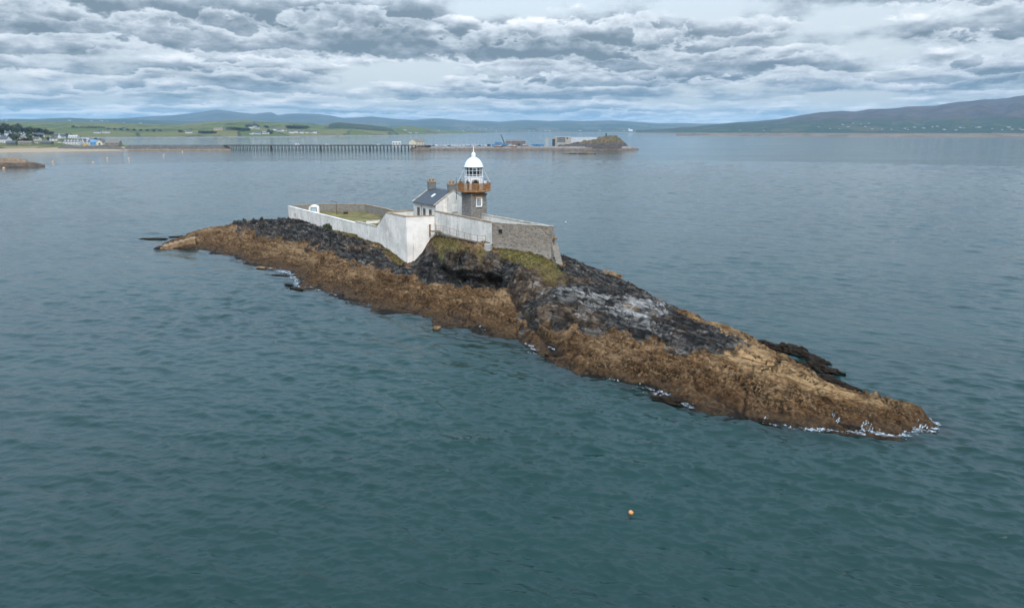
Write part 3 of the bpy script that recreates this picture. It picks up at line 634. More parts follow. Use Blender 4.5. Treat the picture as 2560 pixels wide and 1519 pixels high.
fr_ = t_.node('ShaderNodeFresnel'); fr_.inputs[0].default_value = 1.5; mx_ = t_.node('ShaderNodeMixShader')
t_.put(tr_.inputs[0], (.80, .88, .88, 1)); t_.L.new(fr_.outputs[0], mx_.inputs[0]); t_.L.new(tr_.outputs[0], mx_.inputs[1]); t_.L.new(gl_.outputs[0], mx_.inputs[2])
t_.L.new(mx_.outputs[0], [n for n in g_.node_tree.nodes if n.type == 'OUTPUT_MATERIAL'][0].inputs[0]); MAT['glass'] = g_

# ================================================================== WALLS OF THE STATION
def ribbon(mb, pts, zb, th, dz0=0.0, side=1, wide=0.0, top=None):
    """a wall of thickness th along the plan points; side=1 thickens to the left of the run"""
    n = len(pts); q = []
    for i in range(n):
        d = Vector((0, 0, 0))
        if i > 0: d += (pts[i] - pts[i - 1]).to_2d().to_3d().normalized()
        if i < n - 1: d += (pts[i + 1] - pts[i]).to_2d().to_3d().normalized()
        d.normalize(); nrm = Vector((-d.y, d.x, 0)) * side
        q.append((pts[i] - nrm * wide, pts[i] + nrm * (th + wide)))
    vs, fs = [], []
    for i in range(n):
        z0 = zb[i] if zb else pts[i].z + dz0; z1 = pts[i].z + (top or 0)
        a, b = q[i]; vs += [(a.x, a.y, z0), (a.x, a.y, z1), (b.x, b.y, z1), (b.x, b.y, z0)]
    for i in range(n - 1):
        o = i * 4; p = o + 4
        for k in range(4): fs.append((o + k, o + (k + 1) % 4, p + (k + 1) % 4, p + k) if side < 0 else (p + k, p + (k + 1) % 4, o + (k + 1) % 4, o + k))
    fs += [(0, 1, 2, 3), (4 * n - 1, 4 * n - 2, 4 * n - 3, 4 * n - 4)]
    mb.add(vs, fs)
def wall_thing(name, label, pts, zb, mat, capmat, th=.5, side=1, cap=.14, capw=.05, cap_pts=None, faceby=''):
    c = sum((p for p in pts), Vector()) / len(pts); c.z = min(zb)
    t = thing(name, label, 'wall', c)
    loc = [p - c for p in pts]
    m = MB(); ribbon(m, loc, [z - c.z for z in zb], th, side=side); m.build('wall_face', mat, t)
    if capmat:
        k = MB(); lp = [p - c for p in (cap_pts or pts)]
        ribbon(k, lp, None, th, dz0=.003, side=side, wide=capw, top=cap); k.build('coping', capmat, t)
    return t
def lerp(a, b, k): return a + (b - a) * k
def on_wall(px, py, p0, p1):                        # point of a vertical wall plane seen at a photo point
    a, dy, dz = ray(px, py); d = p1 - p0
    den = a * d.y - dy * d.x; t = (p0.x * d.y - p0.y * d.x) / den
    return Vector((a * t, dy * t, CAM_Z + dz * t))
def nud(a, b, e=.03): d = (b - a).to_2d().to_3d().normalized(); return a + d * e
Dj = Vector((lerp(P1, PC, -.0).x, P1.y, 7.05))
yard_pts = [L0, S0, nud(S0, D1, .05) * 1, D1, P1, PC]
yard_pts[2] = Vector((yard_pts[2].x, yard_pts[2].y, 7.05))
LW = wall_thing('boundary_wall', 'long white limewashed wall stepping up in a slope to the terrace corner, above black rock', yard_pts, [1, 2, 2, 1.5, .5, 0], MAT['white'], None, .5, 1)
def strip(par, pts, mat, th=.5, side=1, w_=.05, cap=.13, name='coping_stone'):
    m = MB(); c = par.location; ribbon(m, [p - c for p in pts], None, th, dz0=.004, side=side, wide=w_, top=cap); return m.build(name, mat, par)
strip(LW, [yard_pts[2], D1], MAT['cap_pale'], name='coping'); strip(LW, [D1 + Vector((0, 0, .1)), P1], MAT['cap_pale'], cap=.05, name='coping'); strip(LW, [P1, PC], MAT['cap'], name='coping')
strip(LW, [L0, S0], MAT['white'], name='coping', cap=.10, w_=.03)
wall_thing('boundary_wall', 'tall bright white end wall of the terrace, rising from black rock under the house', [nud(PC, PJ, .02), PJ], [0, 1.5], MAT['white_clean'], MAT['cap'], .5, 1)
W1 = wall_thing('boundary_wall', 'white sloping wall in front of the tower with a railed ledge along its foot', [W1a, W1b], [4.5, 3.5], MAT['white'], MAT['cap'], .45, 1, .16)
SW = wall_thing('boundary_wall', 'brown rubble stone wall with a small square opening, right of the white wall', [nud(W1b, ST1, .02), ST1], [3.5, 2.5], MAT['stone'], MAT['cap_pale'], .5, 1, .12)
BKW = wall_thing('boundary_wall', 'low rear wall of the right yard running back from the stone corner to the tower', [nud(ST1, BK0, 1.3), BK0, BK0 + BX * .5 - AX * 4.0], [3.5, 5, 5], MAT['panel'], MAT['cap_pale'], .4, 1, .14)
TBW = wall_thing('boundary_wall', 'short white rear wall of the terrace between the long wall and the house', [Vector((P1.x + .6, P1.y + .55, 10.05)), TB], [4, 6], MAT['panel'], MAT['cap'], .4, 1, .14)
YW = wall_thing('boundary_wall', 'curved brown stone wall closing the far side of the lawn', [nud(YB[0], YB[1], .5)] + YB[1:] + [Vector((-21.5, 145, 7.6))], [1] * 7, MAT['stone_yard'], MAT['cap'], .5, 1, .12)
kb0, kb1 = pt(916, 552.5, 5.75), pt(951, 550.5, 5.75)
wall_thing('garden_wall', 'low white kerb wall across the near end of the lawn', [kb0, kb1], [4.5, 4.5], MAT['white'], MAT['cap_pale'], .3, 1, .08)
def sheet(name, pts, z, mat, kind=None, sub=None):
    m = MB(); m.prism([(p.x, p.y) for p in pts], z - .4, z); return tag(m.build(name, mat), kind=kind)
insd = Vector((.4, .5, 0))
sheet('lawn', [L0 + Vector((1, -.3, 0)), S0 + Vector((.5, .2, 0)), kb0, kb1 + Vector((3, 0, 0)), Vector((-21.3, 144, 0)), YB[5], YB[4], YB[3], YB[2], YB[1]], 5.2, MAT['grass'], 'structure')
sheet('lower_yard', [S0 + Vector((.35, .1, 0)), D1 + Vector((.3, .2, 0)), P1 + Vector((.5, .6, 0)), kb1 + Vector((3, -.2, 0)), kb1 + Vector((0, -.05, 0)), kb0 + Vector((0, -.05, 0))], 4.9, MAT['grassdeep'], 'structure')
sheet('terrace', [P1 + Vector((.4, .1, 0)), PC + Vector((.2, .4, 0)), PJ + Vector((0, .3, 0)), TB + Vector((3, -1, 0)), TB], 8.9, MAT['yardfloor'], 'structure')
sheet('upper_yard', [W1a + Vector((.3, .4, 0)), lerp(W1a, W1b, .55) + BX * .4, lerp(W1a, W1b, .55) + BX * 8, Vector((-9.5, 122, 0)), TB + Vector((3, -1, 0))], 7.5, MAT['yardfloor'], 'structure')
sheet('roof_terrace', [lerp(W1a, W1b, .56) + BX * .4, W1b + Vector((.1, .4, 0)), ST1 + Vector((-.5, .3, 0)), BK0 + Vector((0, .0, 0)) + BX * -.1, BK0 - AX * 1], 9.75, MAT['yardfloor'], 'structure')

# buttress at the outer stone corner
MAT['stone_but'] = stone_mat('buttress_stone', [(.17, .14, .11), (.24, .20, .16), (.29, .25, .205), (.15, .13, .105)], (.25, .22, .18))
bt = thing('buttress', 'slanting rubble buttress propping the right end of the stone wall', 'buttress', (ST1.x, ST1.y, 3.5), RZ)
m = MB(); m.extr([(0.0, 0.0), (2.0, 0.0), (0.50, 3.7), (0.0, 4.9)], 'y', -.15, .95); m.build('masonry', MAT['stone_but'], bt)
for z, x in ((2.9, .55), (2.1, .8), (1.5, 1.05)): k = MB(); k.box((x, -.16, z), (.22, .04, .22)); k.build('weep_hole', MAT['dark'], bt)
br = thing('iron_bracket', 'rusty iron bracket fixed to the outer corner of the stone wall', 'bracket', (ST1.x + .1, ST1.y - .1, 9.1), RZ)
m = MB(); m.box((.25, .1, 0), (.5, .35, .3)); m.build('plate', MAT['rust'], br); m = MB(); m.tube((.1, .1, -.8), (.1, .1, .6), .05); m.build('rod', MAT['rust'], br)
# square opening in the stone wall, and stone corner detail
wp = on_wall(1251.5, 578, W1b, ST1); dST = (ST1 - W1b).to_2d().to_3d().normalized(); nST = Vector((dST.y, -dST.x, 0))
op = MB(); c = wp + nST * .01 - SW.location; rz = math.atan2(dST.y, dST.x)
for s_, d_ in (((-.36, 0, 0), (.1, .14, .72)), ((.36, 0, 0), (.1, .14, .72)), ((0, 0, .34), (.62, .14, .1)), ((0, 0, -.34), (.62, .14, .1))):
    op.box((c.x + dST.x * s_[0], c.y + dST.y * s_[0], c.z + s_[2]), d_, rz)
fr = op.build('opening_frame', MAT['stone_yard'], SW)
op = MB(); c2 = c + nST * .004; op.box((c2.x, c2.y, c2.z), (.62, .03, .58), rz); op.build('opening', MAT['dark'], SW)  # flat dark panel painting the shade inside the recess
# pipe run and stains on the wall faces stay in the material; small blue plate on the far end of the long wall
pl = on_wall(738, 537, L0, S0); d_ = (S0 - L0).to_2d().to_3d().normalized()
m = MB(); m.box((pl.x - .05 * d_.y, pl.y, pl.z), (.9, .1, .75), math.atan2(d_.y, d_.x)); tag(m.build('vent_plate', M('blue_grey_plate', (.35, .42, .50), (.28, .33, .38), .6)), 'small blue grey plate fixed low on the far end of the long white wall', 'plate')

# ledge walkway with rusty posts along the foot of the white wall
wk = thing('ledge_walkway', 'narrow plank ledge with rusty posts and wires along the foot of the white wall', 'walkway', (W1a.x, W1a.y, 6.5))
dW = (W1b - W1a).to_2d().to_3d().normalized(); nW = Vector((dW.y, -dW.x, 0))
def wk_pt(px, py, out=.55): return on_wall(px, py, W1a + nW * out, W1b + nW * out)
Zr = lambda x, y: (1000 + x / 4.364, 360 + y / 4.364)
ledge = [wk_pt(*Zr(x, y)) - wk.location for x, y in ((372, 948), (440, 975), (600, 1018), (800, 1060), (985, 1092))]
m = MB(); ribbon(m, ledge, None, .5, dz0=-.1, side=1, wide=.08); m.build('plank', MAT['deckgrey'], wk)
tops = []
for x, yt, yb in ((395, 882, 1010), (470, 893, 1045), (543, 915, 1062), (615, 943, 1085), (700, 963, 1110), (765, 980, 1112), (845, 992, 1132), (935, 1000, 1120)):
    a, b = wk_pt(*Zr(x, yt)) - wk.location, wk_pt(*Zr(x, yb)) - wk.location
    md = lerp(a, b, .62)
    p_ = MB(); p_.tube(a, (a.x, a.y, md.z), .035); p_.build('post', MAT['deckgrey'], wk)
    p_ = MB(); p_.tube((a.x, a.y, md.z), (a.x, a.y, b.z - .4), .075); p_.build('leg', MAT['rust'], wk); tops.append(a)
m = MB()
for a, b in zip(tops[:-1], tops[1:]): m.tube(a - Vector((0, 0, .05)), b - Vector((0, 0, .05)), .02); m.tube(a - Vector((0, 0, .55)), b - Vector((0, 0, .55)), .014)
m.build('wire', MAT['rust'], wk)
a, b = on_wall(*Zr(326, 880), PC - Vector((0, .4, 0)), PJ - Vector((0, .4, 0))), on_wall(*Zr(326, 1005), PC - Vector((0, .4, 0)), PJ - Vector((0, .4, 0)))
m = MB(); m.tube(b, a, .13, .10); m.box((a.x, a.y, a.z), (.34, .34, .1)); tag(m.build('mooring_post', MAT['rust']), 'thick rusty post standing against the bright white end wall', 'post')
lp = wk_pt(*Zr(388, 950), .9); m = MB(); m.box((lp.x, lp.y, lp.z), (1.5, 1.1, .14), .3); m.box((lp.x + .5, lp.y - .4, lp.z - .13), (1.0, .7, .12), .3)
tag(m.build('landing_platform', MAT['deckgrey']), 'small dark plank landing at the left end of the ledge walkway', 'platform')
cb = wk_pt(*Zr(965, 1135), .6); m = MB(); m.box((cb.x, cb.y, cb.z - .3), (1.1, .9, 1.9), rz + .1, .92); tag(m.build('concrete_block', MAT['conc'], bevel=.04), 'pale concrete block at the right end of the ledge walkway', 'block')

# ================================================================== HOUSE
hs = thing('keepers_house', 'white keepers house with a dark slate roof beside the stone tower', 'house', (-13.0, 117.0, 7.5), RZ)
HL, HW, HE, HR = 8.2, 7.0, 4.2, 6.35
m = MB(); m.extr([(0, -3), (HW, -3), (HW, HE), (HW / 2, HR), (0, HE)], 'x', -HL, 0); hw = m.build('wall', MAT['white_stained'], hs)
m = MB(); m.extr([(.02, 0), (2.2, 0), (2.2, HE + 1.32), (.02, HE)], 'x', .003, .03); m.build('gable_wall', MAT['white_clean'], hs)
m = MB(); m.extr([(2.2, 0), (HW - .05, 0), (HW - .05, HE), (HW / 2, HR - .05), (2.2, HE + 1.30)], 'x', .003, .26); gp = m.build('chimney_breast', MAT['panel'], hs)
m = MB(); m.b2(.262, .30, 3.05, 4.0, 2.9, 4.15); m.build('blind_window', MAT['white_clean'], gp)
m = MB(); m.b2(.262, .34, 2.95, 4.1, 2.75, 2.88); m.build('sill', MAT['cap_pale'], gp)
sl = (HR - HE) / (HW / 2)
m = MB()
for s_ in (1, -1):
    y0 = -.28 if s_ > 0 else HW + .28; ym = HW / 2; z0 = HE - .28 * sl
    vs = [(-HL + .15, y0, z0 + .03), (-.12, y0, z0 + .03), (-.12, ym, HR + .03), (-HL + .15, ym, HR + .03)]
    vs += [(x, y, z + .12) for x, y, z in vs]
    m.add(vs, [(3, 2, 1, 0), (4, 5, 6, 7), (0, 1, 5, 4), (1, 2, 6, 5), (2, 3, 7, 6), (3, 0, 4, 7)])
rf = m.build('roof', MAT['slate'], hs)
for x0, x1 in ((-.30, .06), (-HL - .06, -HL + .25)):
    m = MB()
    for s_ in (1, -1):
        y0 = -.32 if s_ > 0 else HW + .32; ym = HW / 2; z0 = HE - .32 * sl
        vs = [(x0, y0, z0 + .10), (x1, y0, z0 + .10), (x1, ym, HR + .10), (x0, ym, HR + .10)]; vs += [(x, y, z + .15) for x, y, z in vs]
        m.add(vs, [(3, 2, 1, 0), (4, 5, 6, 7), (0, 1, 5, 4), (1, 2, 6, 5), (2, 3, 7, 6), (3, 0, 4, 7)])
    m.build('verge_coping', MAT['cap_pale'], hs)
m = MB(); yy = 1.75; zz = HE + yy * sl + .17
m.add([(-4.3, yy - .35, zz - .35 * sl), (-3.7, yy - .35, zz - .35 * sl), (-3.7, yy + .35, zz + .35 * sl), (-4.3, yy + .35, zz + .35 * sl)] + [(x, y, z + .08) for x, y, z in [(-4.3, yy - .35, zz - .35 * sl), (-3.7, yy - .35, zz - .35 * sl), (-3.7, yy + .35, zz + .35 * sl), (-4.3, yy + .35, zz + .35 * sl)]],
      [(3, 2, 1, 0), (4, 5, 6, 7), (0, 1, 5, 4), (1, 2, 6, 5), (2, 3, 7, 6), (3, 0, 4, 7)])
m.build('skylight', MAT['whitepaint'], rf)
for x in (-6.3, -4.1, -1.9):
    m = MB(); m.b2(x - .42, x + .42, -.06, -.004, 1.7, 3.3); wdw = m.build('window', MAT['dark'], hs)
    f = MB(); f.b2(x - .50, x - .42, -.09, -.004, 1.7, 3.3); f.b2(x + .42, x + .50, -.09, -.004, 1.7, 3.3); f.b2(x - .03, x + .03, -.085, -.062, 1.7, 3.3); f.build('frame', MAT['cap_pale'], wdw)
    f = MB(); f.b2(x - .6, x + .6, -.16, -.004, 1.55, 1.69); f.build('sill', MAT['cap_pale'], wdw)
m = MB(); m.tube((-HL, -.30, HE - .24), (0, -.30, HE - .24), .06); m.tube((-5.2, -.1, HE - .25), (-5.2, -.1, 0), .05); m.build('gutter', MAT['chimney'], rf)
for x in (-HL + .5, -.50):
    c = MB(); c.b2(x - .42, x + .42, HW / 2 - .68, HW / 2 + .68, 5.3, 7.45); c.b2(x - .47, x + .47, HW / 2 - .73, HW / 2 + .73, 6.25, 6.36)
    ch = c.build('chimney', MAT['chimney'], hs)
    c = MB(); c.b2(x - .50, x + .50, HW / 2 - .76, HW / 2 + .76, 7.453, 7.66); c.build('chimney_cap', MAT['cap'], ch)
    for y in (-.36, .34):
        c = MB(); c.lathe([(.17, 7.66), (.15, 8.0), (.20, 8.12), (.20, 8.22), (.13, 8.26)], (x, HW / 2 + y, 0), 12); c.build('chimney_pot', MAT['pot'], ch, True)
am = thing('aerial_mast', 'thin dark aerial mast standing left of the lighthouse gallery', 'mast', pty(1141, 476, 114.5))
m = MB(); m.tube((0, 0, -1.5), (0, 0, 2.1), .05, .03); m.build('pole', MAT['dark'], am)

# ================================================================== LIGHTHOUSE
lh = thing('lighthouse', 'square stone lighthouse tower with a rusty gallery and white domed lantern', 'lighthouse', Tn, RZ)
def sq(m, prof):                                   # square sections (half width, height)
    vs, fs = [], []
    for r_, z in prof: vs += [(-r_, -r_, z), (r_, -r_, z), (r_, r_, z), (-r_, r_, z)]
    for j in range(len(prof) - 1):
        for i in range(4): fs.append((j * 4 + i, j * 4 + (i + 1) % 4, j * 4 + 4 + (i + 1) % 4, j * 4 + 4 + i))
    fs += [(3, 2, 1, 0), tuple(len(vs) - 4 + i for i in range(4))]; return m.add(vs, fs)
m = MB(); sq(m, [(1.60, -3.5), (1.57, 0), (1.46, 6.35)]); tw = m.build('tower', MAT['tower'], lh, bevel=.05)
m = MB(); sq(m, [(1.465, 6.353), (1.56, 6.40), (1.56, 6.62), (1.50, 6.66)]); m.build('cornice', MAT['tower'], tw)
def octo(r_, k=8): return [(r_ * math.cos(math.pi * 2 * (i + .5) / k), r_ * math.sin(math.pi * 2 * (i + .5) / k)) for i in range(k)]
m = MB(); m.lathe([(1.75, 6.663), (2.55, 6.98)], n=8, ph=.5); m.build('gallery_bracket', MAT['rustgal'], lh)
m = MB(); m.lathe([(2.74, 6.985), (2.80, 7.02), (2.80, 7.16), (2.74, 7.2)], n=8, ph=.5); ga = m.build('gallery_deck', MAT['rustgal'], lh)
oc = octo(2.70)
rl = MB()
for i in range(8):
    a, b = Vector((*oc[i], 0)), Vector((*oc[(i + 1) % 8], 0))
    rl.tube((a.x, a.y, 7.2), (a.x, a.y, 8.34), .07, n=6)
    for z, r_ in ((8.30, .055), (7.34, .04)): rl.tube((a.x, a.y, z), (b.x, b.y, z), r_, n=6)
    for k in range(1, 12):
        c = lerp(a, b, k / 12); rl.box((c.x, c.y, 7.80), (.075, .075, .96), math.atan2((b - a).y, (b - a).x))
rl.build('railing', MAT['rustgal'], lh)
# window of the tower, on its right-hand face
f0 = 1.49
m = MB(); m.b2(f0 + .03, f0 + .075, -.50, .30, 4.75, 6.0); wi = m.build('window', MAT['winglass'], lh)
m = MB()
for y in (-.52, .32): m.b2(f0 + .0, f0 + .13, y - .06, y + .06, 4.75, 6.0)
m.b2(f0 + .0, f0 + .13, -.46, .26, 5.93, 6.02)
for y in (-.24, .02): m.b2(f0 + .078, f0 + .10, y - .018, y + .018, 4.75, 5.93)
for z in (5.05, 5.35, 5.65): m.b2(f0 + .079, f0 + .098, -.46, .26, z - .018, z + .018)
m.build('frame', MAT['whitepaint'], wi)
m = MB(); m.b2(f0 - .02, f0 + .16, -.78, .58, 6.03, 6.30); m.build('lintel', MAT['lintel'], wi)
m = MB(); m.b2(f0 + .0, f0 + .20, -.68, .46, 4.55, 4.745); m.build('sill', MAT['whitepaint'], wi)
m = MB(); m.b2(f0 + .04, f0 + .12, .39, .56, 4.75, 5.95); m.build('reveal', MAT['white_clean'], wi)
# lantern
m = MB(); m.lathe([(1.55, 7.203), (1.53, 7.5), (1.50, 9.2), (1.56, 9.23), (1.56, 9.30), (1.44, 9.32)], n=32); mu = m.build('lantern_base', MAT['lanternwhite'], lh, False)
def arc_panel(m, r0, r1, a0, a1, z0, z1, k=5, arch=0):
    vs, fs = [], []
    for i in range(k + 1):
        t = a0 + (a1 - a0) * i / k; zt = z1 - arch * (2 * i / k - 1) ** 2
        for r_ in (r0, r1):
            for z in (z0, zt): vs.append((r_ * math.cos(t), r_ * math.sin(t), z))
    for i in range(k):
        o = i * 4; p = o + 4; fs += [(o + 2, p + 2, p + 3, o + 3), (o, o + 1, p + 1, p), (o + 1, o + 3, p + 3, p + 1), (o, p, p + 2, o + 2)]
    fs += [(0, 2, 3, 1), (4 * k, 4 * k + 1, 4 * k + 3, 4 * k + 2)]
    return m.add(vs, fs)
da = R(-21)
m = MB(); arc_panel(m, 1.49, 1.575, da - .26, da + .26, 7.21, 8.75, 6, .22); dr = m.build('door', MAT['dark'], lh)
m = MB(); arc_panel(m, 1.49, 1.60, da - .40, da - .265, 7.21, 8.62); arc_panel(m, 1.49, 1.60, da + .265, da + .36, 7.21, 8.60); arc_panel(m, 1.49, 1.60, da - .38, da + .38, 8.76, 8.90, 6, .12); m.build('frame', MAT['brown'], dr)
m = MB(); arc_panel(m, 1.49, 1.57, R(-82), R(-72), 8.2, 8.75); m.build('hatch', MAT['brown'], mu)
NP = 14
m = MB(); m.lathe([(1.38, 9.33), (1.38, 10.80)], n=NP, ph=.5)
m.f = m.f[:-2]; m.build('glazing', MAT['glass'], lh)
m = MB()
for i in range(NP):
    t = 2 * math.pi * (i + .5) / NP; m.box((1.40 * math.cos(t), 1.40 * math.sin(t), 10.07), (.09, .06, 1.5), t)
for z in (9.40, 9.66, 10.30, 10.76):
    for i in range(NP):
        t0, t1 = 2 * math.pi * (i + .5) / NP, 2 * math.pi * (i + 1.5) / NP
        m.tube((1.40 * math.cos(t0), 1.40 * math.sin(t0), z), (1.40 * math.cos(t1), 1.40 * math.sin(t1), z), .035, n=5)
m.build('glazing_bars', MAT['dome'], lh)
m = MB(); arc_panel(m, 1.18, 1.22, R(-152), R(-38), 9.34, 10.78, 14); m.build('green_screen', MAT['teal'], lh)
m = MB(); arc_panel(m, 1.12, 1.16, R(-36), R(70), 9.34, 10.28, 14); m.build('brown_screen', MAT['brown'], lh)
m = MB(); m.lathe([(.2, 9.3), (.45, 9.5), (.55, 9.9), (.45, 10.3), (.2, 10.5)], n=16); m.build('lens', MAT['winglass'], lh, True)
m = MB(); m.lathe([(1.44, 10.803), (1.60, 10.83), (1.60, 10.90), (1.52, 10.94), (1.48, 11.12), (1.36, 11.45), (1.16, 11.78), (.92, 12.04), (.66, 12.22), (.44, 12.33), (.32, 12.42)], n=40); dm = m.build('dome', MAT['dome'], lh, True)
m = MB(); m.lathe([(.30, 12.40), (.34, 12.50), (.34, 12.88), (.28, 13.02), (.14, 13.12), (.07, 13.20), (.07, 13.38), (.10, 13.46), (.045, 13.56), (.02, 14.1)], n=20); m.build('finial', MAT['dome'], dm, True)
for ph_ in (R(-128), R(58)):
    m = MB(); d_ = Vector((math.cos(ph_), math.sin(ph_), 0)); m.tube(d_ * 1.55 + Vector((0, 0, 10.5)), d_ * 2.66 + Vector((0, 0, 8.34)), .022, n=5); m.build('stay', MAT['dome'], lh)

# ================================================================== COURTYARD THINGS
hb = pt(785, 533.5, 5.2); hut = thing('garden_shelter', 'small white arched shelter with a dark window in the far corner of the lawn', 'shelter', hb, R(8))
arc = [(1.15 * math.cos(t), 1.15 + .75 * math.sin(t)) for t in np.linspace(0, math.pi, 12)]
m = MB(); m.extr([(-1.15, 0), (1.15, 0)] + arc, 'y', 0, 1.6); m.build('wall', MAT['white_clean'], hut)
m = MB(); m.b2(-.55, .55, -.05, -.003, .55, 1.3); wn = m.build('window', M('pale_blue_glass', (.30, .45, .55), (.4, .52, .6), .2), hut)
m = MB(); m.b2(-.68, .68, -.09, -.004, 1.303, 1.42); m.b2(-.68, -.553, -.09, -.004, .45, 1.30); m.b2(.553, .68, -.09, -.004, .45, 1.30); m.build('frame', MAT['deckgrey'], wn)
lb = pt(842.5, 536.5, 5.2); lm = thing('lamp_post', 'rusty lamp post with a short arm standing on the lawn', 'lamp post', lb)
m = MB(); m.tube((0, 0, 0), (0, 0, 1.9), .10, .09); m.tube((0, 0, 1.9), (-.05, 0, 3.0), .07, .05); m.build('pole', MAT['brown'], lm)
m = MB(); m.tube((-.05, 0, 2.95), (-.95, 0, 3.1), .045); m.build('arm', MAT['brown'], lm); m = MB(); m.box((-1.05, 0, 3.1), (.55, .2, .10)); m.build('lamp_head', MAT['brown'], lm)
xb = pt(864.5, 534.5, 5.2); bx = thing('storage_box', 'dark brown box with a sloping lid on the lawn by the far wall', 'box', xb, R(12))
m = MB(); m.b2(-.5, .5, -.35, .35, 0, .42); m.build('body', MAT['dark'], bx); m = MB(); m.extr([(-.40, .423), (.40, .423), (.40, .62), (-.40, .50)], 'x', -.55, .55); m.build('lid', MAT['brown'], bx)
sp = pt(1250, 556, 9.76); so = thing('solar_panel', 'small tilted pale panel standing in the yard behind the stone wall', 'panel', sp, RZ)
m = MB(); m.extr([(-.35, .12), (.35, .42), (.35, .48), (-.35, .18)], 'y', -.6, .6); m.build('panel', M('pale_panel', (.55, .60, .66), (.42, .47, .53), .3), so)
for y_ in (-.4, .4): m = MB(); m.tube((.2, y_, 0), (.2, y_, .4), .04); m.build('leg', MAT['rust'], so)
sp = pt(1236, 552, 9.76); so = thing('pipe_post', 'short brown post against the inner face of the low rear wall', 'post', sp + Vector((0, 1.5, 0)))
m = MB(); m.tube((0, 0, 0), (0, 0, .75), .09); m.box((0, 0, .78), (.3, .3, .08)); m.build('post', MAT['rust'], so)
# ================================================================== FAR LAND
DYH = CT + (759.5 - 327) / F * ST                    # ray length factor at the horizon row
def col(px): return (px - 1280) / F / DYH            # x per metre of distance
def zrow(py, D):
    b = (759.5 - py) / F; return CAM_Z + D * (-ST + b * CT) / (CT + b * ST)
class Land:
    """terrain sheet over a sector of bearings: shore line, a rising profile, a crest and a fall behind it"""
    def __init__(s, shore, crest, top, p=1.0, rough=0.05, seed=1, base=0.4, wl=0.12):
        s.shore, s.crest, s.top, s.p, s.rough, s.seed, s.base, s.wl = shore, crest, top, p, rough, seed, base, wl
    def at(s, px, arr): return np.interp(px, [a for a, _ in arr], [b for _, b in arr])
    def h(s, px, D):
        px = np.asarray(px, float); D = np.asarray(D, float)
        d0 = s.at(px, s.shore); d1 = s.at(px, s.crest); H = s.at(px, s.top)
        H = CAM_Z + d1 * (-ST + (759.5 - H) / F * CT) / (CT + (759.5 - H) / F * ST)
        k = (D - d0) / (d1 - d0); kk = np.clip(k, 0, 1) ** s.p
        prof = kk * (1 - s.wl) + s.wl * sstep(k, 0, .25)
        z = s.base + (H - s.base) * prof
        n = fbm(px / 60.0, D / (d1 * .06), 4, s.seed) * s.rough * np.abs(H) * np.clip(k * 3, 0, 1) * (1 - .85 * np.clip((k - .75) / .25, 0, 1))
        z = z + n
        z = np.where(k > 1, H * (1 - .5 * np.clip(k - 1, 0, 1)), z)
        return np.where(k < 0, s.base + k * 60, z)
    def build(s, name, px0, px1, dpx, rows, mat):
        px = np.arange(px0, px1 + dpx, dpx); k = np.concatenate([[-.02], np.linspace(0, 1.0, rows), [1.1, 1.3]])
        K, PX = np.meshgrid(k, px)
        d0 = s.at(PX, s.shore); d1 = s.at(PX, s.crest); D = d0 + (d1 - d0) * K
        Z = s.h(PX, D); Z[:, 0] = -1.0
        return tag(grid_mesh(name, col(PX) * D, D, Z, mat), kind='structure')
    def hit(s, px, py):
        d0, d1 = s.at(px, s.shore), s.at(px, s.crest); D = np.linspace(d0, d1, 600); z = s.h(np.full(D.shape, float(px)), D); zr = zrow(py, D)
        k = np.nonzero(z >= zr)[0]; i = k[0] if len(k) else len(D) - 1
        return Vector((col(px) * D[i], D[i], float(z[i])))
